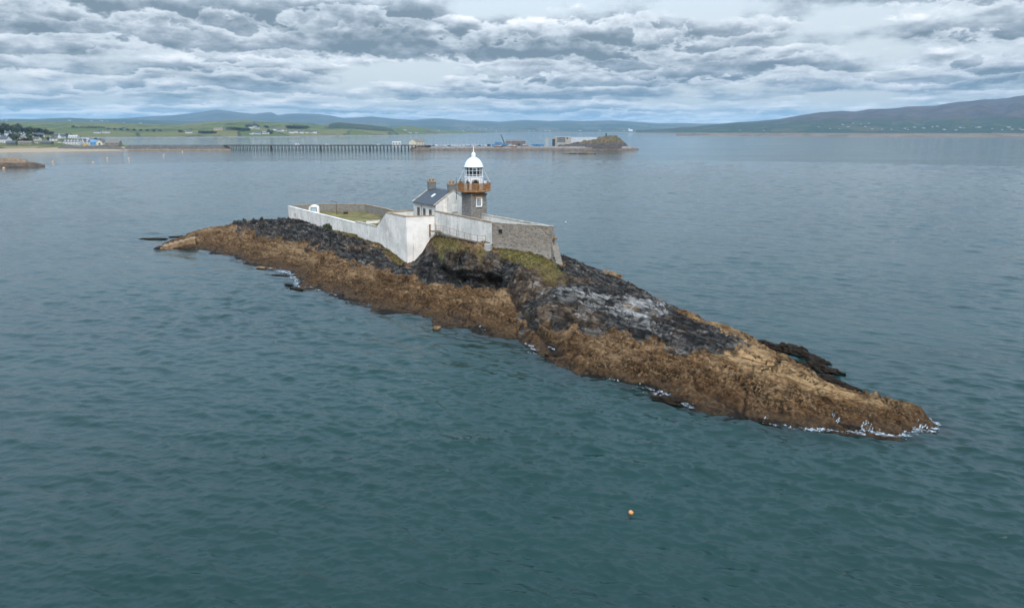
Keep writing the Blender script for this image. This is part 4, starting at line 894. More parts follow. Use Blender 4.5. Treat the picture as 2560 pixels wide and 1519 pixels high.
def field_mat(name, cell, pal, hedge=(.020, .030, .014), moor=None, hz=None, wood=.58, hedge_w=.05, shore=None):
    m = bpy.data.materials.new(name); m.use_nodes = True; t = NT(m.node_tree); p = m.node_tree.nodes['Principled BSDF']
    P_ = t.node('ShaderNodeNewGeometry').outputs['Position']; x, y, z = t.sep(P_)
    q = t.vm('MULTIPLY', t.vm('ADD', t.xyz(x, y, 0), t.vm('MULTIPLY', t.xyz(t.noise(P_, .6 / cell, 3), t.noise(t.vm('ADD', P_, (77, 9, 0)), .6 / cell, 3), 0), (cell * .5, cell * .5, 0))), (1 / cell, .62 / cell, 0))
    cell_c = t.voro(q, 1.0, 'F1', 1); e = t.voro(q, 1.0, 'DISTANCE_TO_EDGE', 0)
    cs = t.node('ShaderNodeSeparateColor'); t.put(cs.inputs[0], cell_c)
    c = t.ramp(cs.outputs[0], [(0, pal[0]), (.35, pal[1]), (.65, pal[2]), (1, pal[3])])
    n = t.noise(P_, 3.0 / cell, 7, .65)
    c = t.mix(t.m('MULTIPLY', t.ss(n, .4, .65), .35), c, pal[1])
    tex = t.noise(P_, 9.0 / cell, 6, .7)
    c = t.mix(t.m('MULTIPLY', t.ss(tex, .50, .62), .40), c, hedge)
    c = t.mix(t.m('MULTIPLY', t.ss(e, hedge_w, hedge_w * .4), .85), c, hedge)
    wd = t.ss(t.noise(P_, .55 / cell, 6, .6), wood, wood + .05)
    c = t.mix(t.m('MULTIPLY', wd, .9), c, t.mix(t.ss(tex, .4, .6), (.016, .028, .014, 1), (.035, .050, .022, 1)))
    if moor:
        z0, z1, mc, mc2 = moor
        f = t.ss(t.m('ADD', z, t.m('MULTIPLY', t.m('SUBTRACT', n, .5), z1 - z0)), z0, z1)
        c = t.mix(f, c, t.mix(t.ss(t.noise(P_, .8 / cell, 7, .6, .5), .4, .62), mc, mc2))
    if shore:
        c = t.mix(t.ss(z, shore[0] * 1.4, shore[0]), c, t.mix(t.ss(tex, .4, .6), shore[1], shore[2]))
    t.put(p.inputs['Base Color'], c); t.put(p.inputs['Roughness'], .95); t.put(p.inputs['Specular IOR Level'], .1)
    t.L.new(t.bump(t.m('ADD', t.noise(P_, 2.0 / cell, 7, .65), t.m('MULTIPLY', tex, .4)), .5, cell * .10), p.inputs['Normal'])
    return m
PALF = [(.062, .080, .016), (.098, .108, .022), (.150, .125, .040), (.080, .092, .020)]
# far blue mountains
far = Land([(-900, 7600), (900, 7800), (1700, 8000), (3400, 8000)], [(-900, 11000), (3400, 11600)],
           [(-900, 300), (100, 303), (200, 299), (300, 296.5), (370, 291), (440, 288), (500, 281), (530, 276), (548, 274.5), (570, 277), (600, 281), (640, 285), (680, 280.5), (684, 281), (697, 288), (715, 285.5), (740, 284), (800, 285), (830, 289), (860, 295), (900, 293.5), (935, 291.5), (985, 297), (1038, 299.8), (1065, 297), (1094, 295.6), (1164, 301.8), (1220, 302.6), (1248, 304.8), (1280, 302), (1318, 300.4), (1374, 303), (1416, 301), (1458, 303), (1528, 301), (1584, 304), (1640, 308.5), (1695, 308), (1787, 309.5), (1900, 312), (2100, 316), (3400, 318)],
           p=1.5, rough=.10, seed=3, base=1.0, wl=.06)
far.build('mountains', -900, 2300, 7, 70, field_mat('far_mountain_land', 420, [(.035, .045, .025), (.055, .060, .032), (.095, .082, .050), (.025, .036, .022)], moor=(90, 200, (.036, .040, .032), (.070, .060, .042)), wood=.56, shore=(7, (.10, .085, .06), (.20, .17, .12))))
# the long mountain on the right
rt = Land([(1600, 5400), (1900, 4500), (2560, 3800), (3600, 3700)], [(1600, 6200), (3600, 6200)],
          [(1600, 325.5), (1640, 323.5), (1732, 317), (1787, 310.5), (1840, 306), (1890, 302.8), (1945, 298), (1989, 290), (2045, 280.7), (2075, 278), (2103, 277), (2133, 279), (2166, 273.5), (2210, 273), (2265, 266.7), (2332, 264), (2357, 258.6), (2394, 253.8), (2450, 249), (2504, 245.5), (2530, 240), (2560, 236), (2600, 233), (2800, 236), (3600, 250)],
          p=1.35, rough=.09, seed=8, base=1.0, wl=.10)
rt.build('mountain', 1590, 3600, 7, 90, field_mat('moorland_mountain', 150, [(.030, .036, .018), (.045, .048, .022), (.085, .075, .040), (.025, .034, .016)], moor=(60, 150, (.044, .031, .024), (.075, .052, .038)), wood=.48, shore=(8, (.10, .085, .06), (.19, .16, .12))))  # moor tones darkened so cloud shadow sits in the colour
# sand spit in front of it
spit = Land([(1600, 3700), (1690, 3600), (1900, 3250), (2200, 2950), (2560, 2800), (3600, 2700)], [(1600, 3750), (1690, 3700), (1900, 3600), (2560, 3200), (3600, 3200)], [(1600, 334.8), (1690, 334.4), (1780, 334.4), (1950, 333.8), (2560, 333.4), (3600, 333.2)], p=.7, rough=.3, seed=14, base=.3, wl=.25)
spit.build('sand_spit', 1690, 3600, 9, 14, field_mat('spit_sand', 60, [(.15, .11, .075), (.19, .14, .095), (.11, .08, .055), (.16, .12, .085)], hedge=(.10, .075, .055), wood=.6, hedge_w=.0))
# green farmland peninsula on the left
SHL = [(-900, 2300), (250, 2300), (480, 2420), (700, 2600), (830, 3050), (985, 3400), (1060, 4200), (1130, 5200), (1190, 6000), (1260, 6900)]
green = Land(SHL, [(-900, 3700), (480, 3900), (830, 4400), (985, 4800), (1060, 5200), (1130, 6100), (1190, 6700), (1260, 7400)],
             [(-900, 306), (0, 305), (170, 305), (290, 308), (384, 311), (450, 312), (480, 309), (540, 303), (580, 301.5), (622, 301), (680, 305), (740, 306.5), (812, 312), (830, 308), (850, 307), (872, 308), (900, 310.5), (935, 314), (985, 319), (1004, 314.5), (1030, 315), (1052, 319), (1080, 322.5), (1141, 326), (1190, 329), (1260, 332)],
             p=.9, rough=.06, seed=21, base=.8, wl=.16)
green.build('farmland', -900, 1262, 5, 80, field_mat('green_fields', 190, PALF, wood=.60, hedge_w=.035, shore=(3.4, (.11, .10, .085), (.24, .22, .19))))
back = Land([(-900, 5200), (1000, 5600)], [(-900, 7600), (1000, 7800)], [(-900, 296), (0, 298.5), (30, 297), (90, 298), (140, 295.5), (180, 294.5), (220, 297), (300, 297.5), (420, 302), (560, 306), (1000, 318)], p=1.1, rough=.06, seed=25, base=1, wl=.1)
back.build('hills', -900, 1000, 7, 40, field_mat('hedged_hills', 260, [(.035, .047, .020), (.055, .062, .026), (.085, .075, .034), (.026, .040, .018)], wood=.48))
# dark wooded hill on the headland
knoll = Land([(800, 3500), (1010, 3700)], [(800, 4050), (1010, 4200)], [(800, 331), (814, 321), (824, 312), (835, 307), (850, 306), (872, 308), (905, 311), (935, 314), (968, 319), (985, 325), (1010, 331)], p=.45, rough=.08, seed=27, base=4, wl=.2)
kn = knoll.build('wooded_hill', 806, 1004, 3, 40, field_mat('hill_scrub', 90, [(.03, .038, .016), (.045, .05, .02), (.07, .06, .03), (.03, .04, .016)], wood=.46))
# village land, beach and the causeway root
near = Land([(-900, 700), (-200, 760), (0, 800), (115, 818), (200, 845), (290, 868), (330, 905)], [(-900, 1500), (130, 1500), (210, 1180), (260, 1040), (300, 980), (330, 955)], [(-900, 322), (0, 327), (60, 331), (130, 336), (200, 349), (260, 356), (300, 361.5), (330, 364)], p=.85, rough=.05, seed=31, base=.2, wl=.10)
near.build('village_shore', -900, 332, 3, 70, field_mat('village_green', 45, [(.10, .105, .035), (.14, .13, .05), (.20, .165, .08), (.085, .085, .035)], wood=.54, hedge_w=.06, shore=(2.6, (.34, .235, .135), (.30, .235, .175))))

# ================================================================== PIER: stone causeway, trestle, rubble mole
def line_mound(name, px0, px1, D, ztop, wtop, foot, mat, kind='structure', seed=1, px_step=4, amp=.5, endfade=20):
    px = np.arange(px0, px1 + px_step, px_step)
    s = np.concatenate([np.linspace(-foot, 0, 14), np.linspace(0, wtop, 5)[1:], np.linspace(wtop, wtop + foot, 8)[1:]])
    S, PX = np.meshgrid(s, px); Y = D - wtop / 2 + S
    d = np.maximum(np.maximum(-S, S - wtop), 0) / foot
    Z = ztop * (1 - d ** .9 * 1.15) + amp * fbm(PX / 4.0, S / 1.3, 4, seed) * (d > 0)
    f = np.clip(np.minimum(PX - px0, px1 - PX) / endfade, 0, 1) ** .6; Z = Z * f - (1 - f) * .6
    return grid_mesh(name, col(PX) * Y, Y, Z, mat, kind)
def rubble_mat(name, top, bot, z0, z1):
    m = bpy.data.materials.new(name); m.use_nodes = True; t = NT(m.node_tree); p = m.node_tree.nodes['Principled BSDF']
    P_ = t.node('ShaderNodeNewGeometry').outputs['Position']; n = t.noise(P_, .5, 6, .7); v = t.voro(P_, .55, 'F1', 1)
    cs = t.node('ShaderNodeSeparateColor'); t.put(cs.inputs[0], v)
    a = t.mix(cs.outputs[0], top[0], top[1]); b = t.mix(cs.outputs[1], bot[0], bot[1])
    c = t.mix(t.ss(t.m('ADD', t.sep(P_)[2], t.m('MULTIPLY', n, 1.5)), z0, z1), b, a)
    t.put(p.inputs['Base Color'], c); t.put(p.inputs['Roughness'], .9); t.L.new(t.bump(n, .8, 1.0), p.inputs['Normal']); return m
PD = 900.0
line_mound('causeway', 300, 577, PD + 4, 6.4, 7, 9, rubble_mat('causeway_stone', [(.055, .05, .045), (.12, .105, .09)], [(.26, .175, .095), (.15, .095, .05)], 1.5, 2.4), seed=3)
line_mound('sea_wall', 128, 308, 889, 5.4, 5, 7, bpy.data.materials['causeway_stone'], seed=7)
line_mound('mole', 1022, 1600, PD + 18, 4.6, 34, 13, rubble_mat('mole_rubble', [(.11, .10, .09), (.24, .22, .20)], [(.17, .105, .06), (.06, .04, .026)], 2.6, 3.4), seed=4, amp=.8)
def at_pier(px, py=None, D=PD): return Vector((col(px) * D, D, zrow(py, D) if py else 0))
pr = thing('trestle_pier', 'long dark trestle pier striding across the bay on many legs', 'pier', (col(568) * PD, PD, 0))
x0, x1 = 0.0, (col(1062) - col(566)) * PD
zd = zrow(363.2, PD)
MAT['pier'] = M('dark_pier_concrete', (.115, .10, .085), (.06, .052, .045), .9, .3, 5)
m = MB(); m.b2(x0 - 6, x1 + 6, -3.2, 3.2, zd - .75, zd); m.b2(x0 - 6, x1 + 6, -3.3, -3.15, zd + .003, zd + .45); m.build('deck', MAT['pier'], pr)
m = MB()
for z in (zd + .75, zd + 1.15): m.tube((x0 - 6, -3.22, z), (x1 + 6, -3.22, z), .06, n=4)
nb = 57; step = (x1 - x0) / (nb - 1)
for i in range(nb * 2): m.tube((x0 + i * step / 2, -3.22, zd + .45), (x0 + i * step / 2, -3.22, zd + 1.2), .06, n=4)
m.build('railing', MAT['pier'], pr)
bent = MB(); bw = .34
bent.b2(-bw, bw, -2.9, -2.3, -2, zd - 1.0); bent.b2(-bw, bw, 2.3, 2.9, -2, zd - 1.0); bent.b2(-bw, bw, -3.0, 3.0, zd - .998, zd - .752); bent.b2(-bw - .1, bw + .1, -2.95, -2.25, -1, .6); bent.b2(-bw - .1, bw + .1, 2.25, 2.95, -1, .6)
b0 = bent.build('leg_bent', MAT['pier'], pr)
thick = {0, 12, 26, 40}
for i in range(1, nb):
    c = b0.copy(); COL.objects.link(c); c.parent = pr; c.location = (x0 + i * step, 0, 0)
    if i in thick: c.scale = (2.2, 1, 1)
m = MB(); m.b2(x0 - 4, x1 + 4, -2.85, -2.35, 1.0, 1.35); m.build('walings', MAT['pier'], pr)

# ---------------------------------------------------------------- buildings
def house(name, label, cat, loc, L, W_, H, RH, rz, wm, rm, win=3, ch=1, group=None, door=True, dormers=0):
    t = thing(name, label, cat, loc, rz, group)
    m = MB(); m.extr([(-W_ / 2, -2.5), (W_ / 2, -2.5), (W_ / 2, H), (0, H + RH), (-W_ / 2, H)], 'x', -L / 2, L / 2); m.build('wall', wm, t)
    m = MB(); e = .35; s_ = RH / (W_ / 2)
    for k in (1, -1):
        y0 = -k * (W_ / 2 + e); z0 = H - e * s_; vs = [(-L / 2 - .2, y0, z0 + .05), (L / 2 + .2, y0, z0 + .05), (L / 2 + .2, 0, H + RH + .05), (-L / 2 - .2, 0, H + RH + .05)]
        vs += [(x, y, z + .25) for x, y, z in vs]; m.add(vs, [(3, 2, 1, 0), (4, 5, 6, 7), (0, 1, 5, 4), (1, 2, 6, 5), (2, 3, 7, 6), (3, 0, 4, 7)])
    rf = m.build('roof', rm, t)
    for i in range(win):
        x = -L / 2 + L * (i + .5) / win
        m = MB(); m.b2(x - .6, x + .6, -W_ / 2 - .06, -W_ / 2 - .004, .9, min(2.3, H - .3)); m.build('window', MAT['winglass'], t)
    for i in range(dormers):
        x = -L / 2 + L * (i + .5) / dormers
        m = MB(); m.extr([(x - 1.1, H - .2), (x + 1.1, H - .2), (x + 1.1, H + 1.0), (x, H + 2.1), (x - 1.1, H + 1.0)], 'y', -W_ / 2 - .1, -W_ / 2 + 2.8); dmr = m.build('dormer', wm, t)
        m = MB(); m.b2(x - .45, x + .45, -W_ / 2 - .16, -W_ / 2 - .103, H + .05, H + 1.1); m.build('window', MAT['winglass'], dmr)
    for i in range(ch):
        x = (-L / 2 + .6) if i == 0 else (L / 2 - .6)
        m = MB(); m.box((x, 0, H + RH + .5), (.9, 1.3, 1.8)); m.build('chimney', wm, rf)
    return t
VW = M('village_white', (.62, .61, .58), (.52, .51, .48), .8, .5); VC = M('village_cream', (.60, .54, .42), (.50, .45, .35), .8, .5); VB = M('village_blue', (.10, .24, .42), (.13, .28, .46), .8, .5)
VF = M('grey_far_wall', (.42, .41, .39), (.34, .33, .31), .8, .5); VR = M('village_slate', (.055, .06, .07), (.085, .09, .10), .7, .5); VG = M('village_grey', (.13, .125, .12), (.09, .085, .08), .9, .4); VBR = M('village_stone', (.28, .23, .18), (.19, .155, .12), .9, .6); VT = M('village_tan_roof', (.20, .165, .13), (.15, .12, .10), .9, .5)  # far house walls use a dimmer grey than the village white
PXM = lambda D: F / DYH / D                           # px per metre
def nh(px, py): return near.hit(px, py)
specs = [
 ('house', 'tall white gabled house with two chimneys left of the grey roofed terrace, under the trees', 19, 341, 1.0, 9, 7, 5.0, 3.2, .2, VW, VR, 2, 2, 0),
 ('house', 'long low house with grey dormered roof under the dark trees', 47, 341, 1.0, 19, 8, 2.8, 3.4, -.1, VW, VR, 5, 2, 3),
 ('house', 'cream bungalow with blue grey roof right of the long dormered house', 95, 342, 1.0, 17, 9, 2.8, 3.3, .5, VC, VR, 3, 1, 0),
 ('house', 'white house with a grey slate roof at the left edge behind the beach', 8, 357, 1.0, 15, 8, 4.5, 3.6, -.25, VW, VR, 4, 1, 0),
 ('shed', 'low slate roofed shed beside the white house above the beach', 24, 362, 1.0, 11, 6, 2.4, 2.4, .15, VG, VR, 1, 0, 0),
 ('house', 'pale villa with three domed dormers above the white terrace', 182, 346, 1.0, 16, 8, 3.8, 1.6, .0, VW, VW, 4, 1, 3),
 ('pavilion', 'low white glazed pavilion to the right of the dormered villa', 211, 347, 1.0, 13, 5, 2.2, .6, .0, VW, VW, 5, 0, 0),
 ('terrace_house', 'long white terrace with five dormers and blue doors on the waterfront', 178, 361.5, 1.0, 22, 8, 4.2, 2.8, .02, VW, VR, 6, 0, 5),
 ('house', 'narrow cream house with the left of two steep gables beside the white terrace', 202.5, 361.5, 1.0, 8, 3.2, 5.0, 3.2, 1.6, VC, VR, 1, 0, 0),
 ('house', 'narrow cream house with the right of two steep gables beside the white terrace', 207.3, 361.5, 1.0, 8, 3.2, 5.0, 3.2, 1.6, VC, VR, 1, 0, 0),
 ('house', 'small white house between the twin cream gables and the blue house', 217, 361.8, 1.0, 8, 7, 3.6, 2.6, .0, VW, VR, 2, 0, 1),
 ('house', 'bright blue house with a blue roof on the waterfront', 235, 362, 1.0, 12, 8, 3.8, 2.8, .05, VB, M('village_blue_roof', (.10, .20, .34), (.14, .26, .40), .7, .5), 3, 0, 0),
 ('barn', 'cream barn with a wide gable facing the sea, right of the blue house', 251, 362, 1.0, 12, 9, 3.4, 3.4, 1.5, VC, VG, 1, 0, 0),
 ('store', 'long low stone store with brown roof at the pier root', 279, 362.5, 1.0, 19, 9, 2.6, 3.0, .08, VBR, VT, 3, 0, 0),
 ('shed', 'long dark grey shed roof on the slope below the tree belt', 150, 337, 1.0, 26, 9, 2.6, 2.6, -.1, VG, VG, 2, 0, 0),
 ('shed', 'low grey shed left of the white terrace behind the sea wall', 112, 361, 1.0, 15, 6, 2.2, 1.8, .05, VG, VR, 2, 0, 0),
 ('house', 'small white house with dark roof on the slope, left of the long terrace', 131, 352, 1.0, 10, 7, 3.2, 2.6, .3, VW, VR, 2, 1, 0),
 ('house', 'grey roofed cream house set back above the boats, left of the low grey shed', 88, 352, 1.0, 12, 7, 3.2, 2.8, -.2, VC, VR, 3, 1, 0),
 ('house', 'white house with a brown roof just below the long dormered house', 52, 350, 1.0, 11, 7, 3.4, 2.8, .15, VW, VT, 3, 1, 0),
 ('house', 'small cream house at the far left edge above the slate roofed white house', 3, 349, 1.0, 10, 7, 3.4, 2.8, .1, VC, VR, 2, 1, 0),
 ('house', 'white house with one gable to the sea, up the slope left of the villa', 152, 346, 1.0, 10, 7, 3.6, 3.0, 1.3, VW, VR, 1, 1, 0),
 ('shed', 'long brown roofed boat shed close behind the beach', 60, 361, 1.0, 18, 7, 2.2, 2.0, .05, VBR, VT, 2, 0, 0),
 ('bungalow', 'white bungalow alone in the green field behind the terrace', 243, 333, 2.0, 22, 9, 3.2, 3.4, .1, VW, VG, 4, 1, 0),
 ('bungalow', 'white bungalow with a brown roof in the green field, beside its lone twin', 265, 333, 2.0, 26, 10, 3.2, 3.8, -.1, VW, VT, 4, 1, 0),
 ('farmhouse', 'white farmhouse with two gables near the far shore of the green fields', 472, 333, 2.0, 22, 9, 4.0, 4.0, .2, VW, VR, 4, 1, 0),
 ('barn', 'orange tan barn on the green slope above the white farmhouse', 547, 326, 2.0, 34, 16, 5, 5, .1, M('tan_barn', (.46, .31, .15), (.38, .25, .12), .8, .5), VT, 2, 0, 0),
]
for nm, lab, px, py, _, L, W_, H, RH, rz, wm, rm, win, ch, dorm in specs:
    ld = near if _ < 1.5 else green
    q = ld.hit(px, py)
    house(nm, lab, nm.replace('_', ' '), q, L, W_, H, RH, rz, wm, rm, win, ch, None, True, dorm)
bq = nh(251, 362); bd = [o for o in bpy.data.objects if o.get('label', '').startswith('cream barn')][0]
m = MB(); m.b2(-6.08, -6.004, -1.4, 1.4, 0, 2.4); m.build('door', VG, bd)
# tiny far houses, one shared description per hillside
random.seed(4)
def scatter_houses(ld, pts, label, group, size=9.0, mats=(VW,)):
    proto = {}
    for i, (px, py) in enumerate(pts):
        q = ld.hit(px, py); wm = mats[i % len(mats)]; k = i % len(mats)
        if k not in proto:
            proto[k] = house('cottage', label, 'house', q, size * 1.7, size, size * .42, size * .36, random.uniform(-.4, .4), wm, (VR, VG)[k % 2], 0, 0, group)
        else:
            s_ = random.uniform(.7, 1.3); copy_thing(proto[k], q, random.uniform(-.6, .6), scale=s_)
scatter_houses(green, [(628, 321), (637, 319), (644, 322), (628, 336), (636, 335), (644, 336), (660, 335), (667, 335), (672, 327), (690, 326), (703, 328), (712, 328), (728, 333), (737, 332), (745, 333), (752, 333), (766, 333), (778, 333), (785, 333), (661, 331), (697, 329)],
               'tiny white house among the hedged fields on the far peninsula left of the wooded hill', 'cottages on the far peninsula', 10.5, (VW, VC, VF))
scatter_houses(back, [(10, 301), (22, 301.5), (178, 302), (232, 303), (258, 303), (272, 304), (311, 308), (354, 309), (500, 309)], 'tiny pale house on the dark hedged ridge beyond the green fields', 'houses on the far ridge', 13, (VF,))
scatter_houses(rt, [(2046, 318), (2075, 322), (2098, 323), (2120, 318), (2130, 309), (2150, 311), (2162, 317), (2180, 323), (2205, 324), (2228, 324), (2262, 322), (2285, 319), (2308, 321), (2330, 318), (2342, 317), (2360, 325), (2400, 320), (2410, 321), (2440, 319), (2447, 319), (2480, 322), (2505, 325), (2530, 324), (2548, 322), (2555, 325), (1850, 326), (1910, 327), (2270, 325), (2390, 326), (2520, 319), (2105, 312), (2170, 309)],
               'tiny white house dotted along the foot of the long right hand mountain', 'houses under the right hand mountain', 8, (VF,))
scatter_houses(far, [(1158, 327), (1172, 325), (1186, 323.5), (1200, 324), (1214, 323.5), (1228, 324), (1322, 327), (1336, 327), (1350, 327), (1364, 327), (1374, 327.5), (1450, 328), (1500, 327), (1240, 328), (1110, 326), (1020, 322), (1560, 328)],
               'tiny pale building on the low shore under the distant blue mountains', 'buildings on the far low shore', 14, (VF,))
scatter_houses(green, [(1012, 326), (1024, 333), (1040, 333), (1096, 327)], 'tiny white house on the low point right of the wooded hill', 'houses on the low point', 11, (VF,))
ch = house('white_church', 'white church with a small tower on the far shore, right of the harbour', 'church', far.hit(1577, 328), 40, 16, 10, 8, .2, VW, VW, 2, 0)
m = MB(); m.b2(-30, -18, -6, 6, -3, 34); m.build('tower', VW, ch)

# ---------------------------------------------------------------- trees
LEAF = M('dark_tree_leaves', (.022, .030, .013), (.050, .058, .024), .9, .15, 5); BARK = M('tree_bark', (.06, .05, .04), (.04, .033, .027), .9, 2)
LEAF2 = M('green_bush_leaves', (.030, .045, .016), (.065, .075, .025), .9, .2, 5)
def crown_mesh(rng, w_, h_, n, z0, leaf, shape):
    m = MB(); cl = []
    for _ in range(shape):
        a, r_ = rng.uniform(0, 6.28), w_ * .5 * math.sqrt(rng.uniform(0, 1)) * .75
        cl.append((r_ * math.cos(a), r_ * math.sin(a), z0 + h_ * rng.uniform(.2, .85), rng.uniform(.22, .42) * w_))
    for _ in range(n):
        cx, cy, cz, cr = rng.choice(cl); d = Vector((rng.gauss(0, 1), rng.gauss(0, 1), rng.gauss(0, .8))).normalized() * cr * rng.uniform(.55, 1.05)
        c = Vector((cx, cy, cz)) + d; u_ = Vector((rng.gauss(0, 1), rng.gauss(0, 1), rng.gauss(0, 1))).normalized(); v_ = u_.orthogonal().normalized(); s_ = leaf * rng.uniform(.6, 1.4)
        m.add([c + u_ * s_, c + v_ * s_, c - u_ * s_, c - v_ * s_], [(0, 1, 2, 3)])
    return m
def tree_proto(name, label, cat, loc, w_, h_, seed, group, leafmat=LEAF, n=520):
    rng = random.Random(seed); t = thing(name, label, cat, loc, 0, group)
    m = MB(); m.tube((0, 0, -1.5), (0, 0, h_ * .35), w_ * .05, w_ * .03, 6)
    for k in range(5):
        a = k * 1.257 + rng.random(); m.tube((0, 0, h_ * .3), (math.cos(a) * w_ * .25, math.sin(a) * w_ * .25, h_ * rng.uniform(.55, .8)), w_ * .025, w_ * .01, 5)
    m.build('trunk', BARK, t); crown_mesh(rng, w_, h_ * .85, n, h_ * .15, w_ * .075, 11).build('crown', leafmat, t); return t
TG = 'dark trees behind the village'
protos = [tree_proto('shelter_tree', 'dark bushy tree in the shelter belt behind the village', 'tree', (0, 0, 0), 13 + 2 * k, 15 + 2 * k, 50 + k, TG) for k in range(4)]
tl = [(-30, 330, 1.2), (-14, 332, 1.3), (2, 333, 1.15), (12, 331, 1.3), (22, 334, 1.1), (30, 333, 1.25), (40, 334, 1.1), (49, 332, 1.3), (57, 334, 1.1), (66, 335, 1.05), (75, 335, 1.1), (84, 336, .95), (93, 334, 1.2), (101, 335, 1.0), (108, 337, .8), (116, 337, .85), (124, 338, .75), (131, 338, .65), (5, 337, .8), (38, 338, .7), (70, 338, .7), (88, 339, .6), (176, 336, .55), (183, 337, .45), (170, 336, .5)]
for i, (px, py, s_) in enumerate(tl):
    q = near.hit(px, py); q.z -= .5
    pr_ = protos[i % 4]
    if i < 4: pr_.location = q; pr_.scale = (s_ * .64,) * 3
    else: copy_thing(pr_, q, i * 1.3, scale=s_ * .64)
BG = 'bushes between the village houses'
bp = [tree_proto('garden_bush', 'dark green garden bush between the village houses', 'bush', (0, 0, 0), 8, 5, 70 + k, BG, (LEAF, LEAF2)[k], 260) for k in range(2)]
for i, (px, py, s_) in enumerate([(27, 346, 1.3), (38, 348, 1.5), (33, 351, 1.3), (70, 346, 1.2), (86, 347, 1.2), (98, 347, 1.3), (60, 355, 1.0), (66, 355, 1.1), (72, 354, .9), (45, 355, .9), (118, 350, .8), (240, 350, .9), (252, 352, .8), (128, 347, .8)]):
    q = near.hit(px, py); b_ = bp[i % 2]
    if i < 2: b_.location = q; b_.scale = (s_,) * 3
    else: copy_thing(b_, q, i * .9, scale=s_)
HG = 'hedgerow trees on the green fields'
hp = tree_proto('hedge_tree', 'dark hedgerow tree on the green farmland slope', 'tree', (0, 0, 0), 20, 13, 81, HG, LEAF, 300)
hl = [(184 + i * 7, 319.5 + (i % 3) * .4, .6) for i in range(12)] + [(272 + i * 16, 324 + i * .6, .7) for i in range(9)] + [(500 + i * 5, 333 + (i % 2), 1.0) for i in range(8)] + [(572 + i * 8, 324 + i * .5, 1.2) for i in range(7)] + [(620 + i * 6, 318, 1.3) for i in range(5)] + [(724 + i * 7, 322, 1.6) for i in range(7)] + [(608, 328, 1), (675, 334, 1.5), (668, 320, 1.2), (452, 331, 1)]
for i, (px, py, s_) in enumerate(hl):
    q = green.hit(px, py)
    if i == 0: hp.location = q; hp.scale = (s_,) * 3
    else: copy_thing(hp, q, i * .7, scale=(s_ * .9, s_ * .8, s_ * .6))
# ================================================================== THE PIER HEAD
def mound(name, outline, D, half, mat, seed, y_bow=1.0, zmin=-1.0, amp=.12, step=1.0):
    px = np.arange(outline[0][0], outline[-1][0] + step, step); top = np.interp(px, [a for a, _ in outline], [b for _, b in outline])
    H = np.array([zrow(t_, D) for t_ in top]); s = np.linspace(-1, 1, 31); S, PX = np.meshgrid(s, px); HH = np.repeat(H[:, None], 31, 1)
    Y = D + S * half * (np.clip(HH, .4, 99) / max(H)) ** .5
    n = fbm(PX / 7.0, S * 3.0, 5, seed); Z = (HH + 1.2) * (1 - np.abs(S) ** 1.8) * (1 + amp * n * (1 - (S > -.1) * .7)) - 1.2
    return tag(grid_mesh(name, col(PX) * Y, Y, Z, mat), kind='structure')
def head_mat(name, rock1, rock2, top1, top2, z0, z1, base=None):
    m = bpy.data.materials.new(name); m.use_nodes = True; t = NT(m.node_tree); p = m.node_tree.nodes['Principled BSDF']
    P_ = t.node('ShaderNodeNewGeometry').outputs['Position']; n = t.noise(P_, .28, 8, .68); n2 = t.noise(t.vm('MULTIPLY', P_, (.25, .25, 1.2)), 1, 7, .65)
    c = t.mix(t.ss(n2, .40, .62), rock1, rock2)
    if base: c = t.mix(t.ss(t.m('ADD', t.sep(P_)[2], t.m('MULTIPLY', n, 1.5)), 2.6, 1.8), c, t.mix(t.ss(n2, .4, .6), *base))
    c = t.mix(t.ss(t.m('ADD', t.sep(P_)[2], t.m('MULTIPLY', t.m('SUBTRACT', n, .5), (z1 - z0) * 2.2)), z0, z1), c, t.mix(t.ss(n, .4, .6), top1, top2))
    t.put(p.inputs['Base Color'], c); t.put(p.inputs['Roughness'], .9); t.L.new(t.bump(t.m('ADD', n, n2), .8, .8), p.inputs['Normal']); return m
mound('head_island', [(1395, 361), (1421, 359), (1450, 353), (1486, 347), (1500, 342.5), (1515, 340.5), (1530, 337.8), (1538, 339), (1547, 343), (1556, 350), (1564, 357), (1574, 366), (1588, 374.5)], PD + 18, 30,
      head_mat('head_rock', (.025, .022, .02), (.085, .07, .058), (.055, .047, .018), (.14, .085, .033), 6, 12, ((.05, .03, .018), (.16, .095, .05))), 5)
mound('reef', [(-160, 398), (-60, 393), (0, 396), (20, 394), (38, 397), (60, 403), (85, 408), (97, 411)], 482, 13, head_mat('reef_rock', (.05, .032, .018), (.13, .08, .045), (.26, .165, .095), (.15, .095, .055), 2.4, 3.4, ((.02, .015, .01), (.10, .06, .03))), 6, amp=.18, step=2)
DP = 905.0
def P_at(px, py=None, D=DP): return Vector((col(px) * D, D, zrow(py, D) if py is not None else 4.6))
def wpx(a, b, D=DP): return (col(b) - col(a)) * D
GZ = 4.5
MAT['hcream'] = M('harbour_cream_concrete', (.38, .345, .295), (.31, .28, .24), .9, .2); MAT['hgrey'] = M('harbour_grey_sheet', (.17, .15, .135), (.13, .115, .105), .8, .3); MAT['hwhite'] = M('harbour_white_sheet', (.50, .51, .52), (.44, .45, .46), .6, .3)
MAT['hblue'] = M('harbour_blue', (.06, .17, .30), (.08, .20, .34), .7, .5); MAT['horange'] = M('harbour_orange', (.50, .19, .05), (.42, .16, .04), .6, .5); MAT['hdark'] = M('harbour_dark_steel', (.03, .04, .05), (.05, .06, .07), .6, .5)
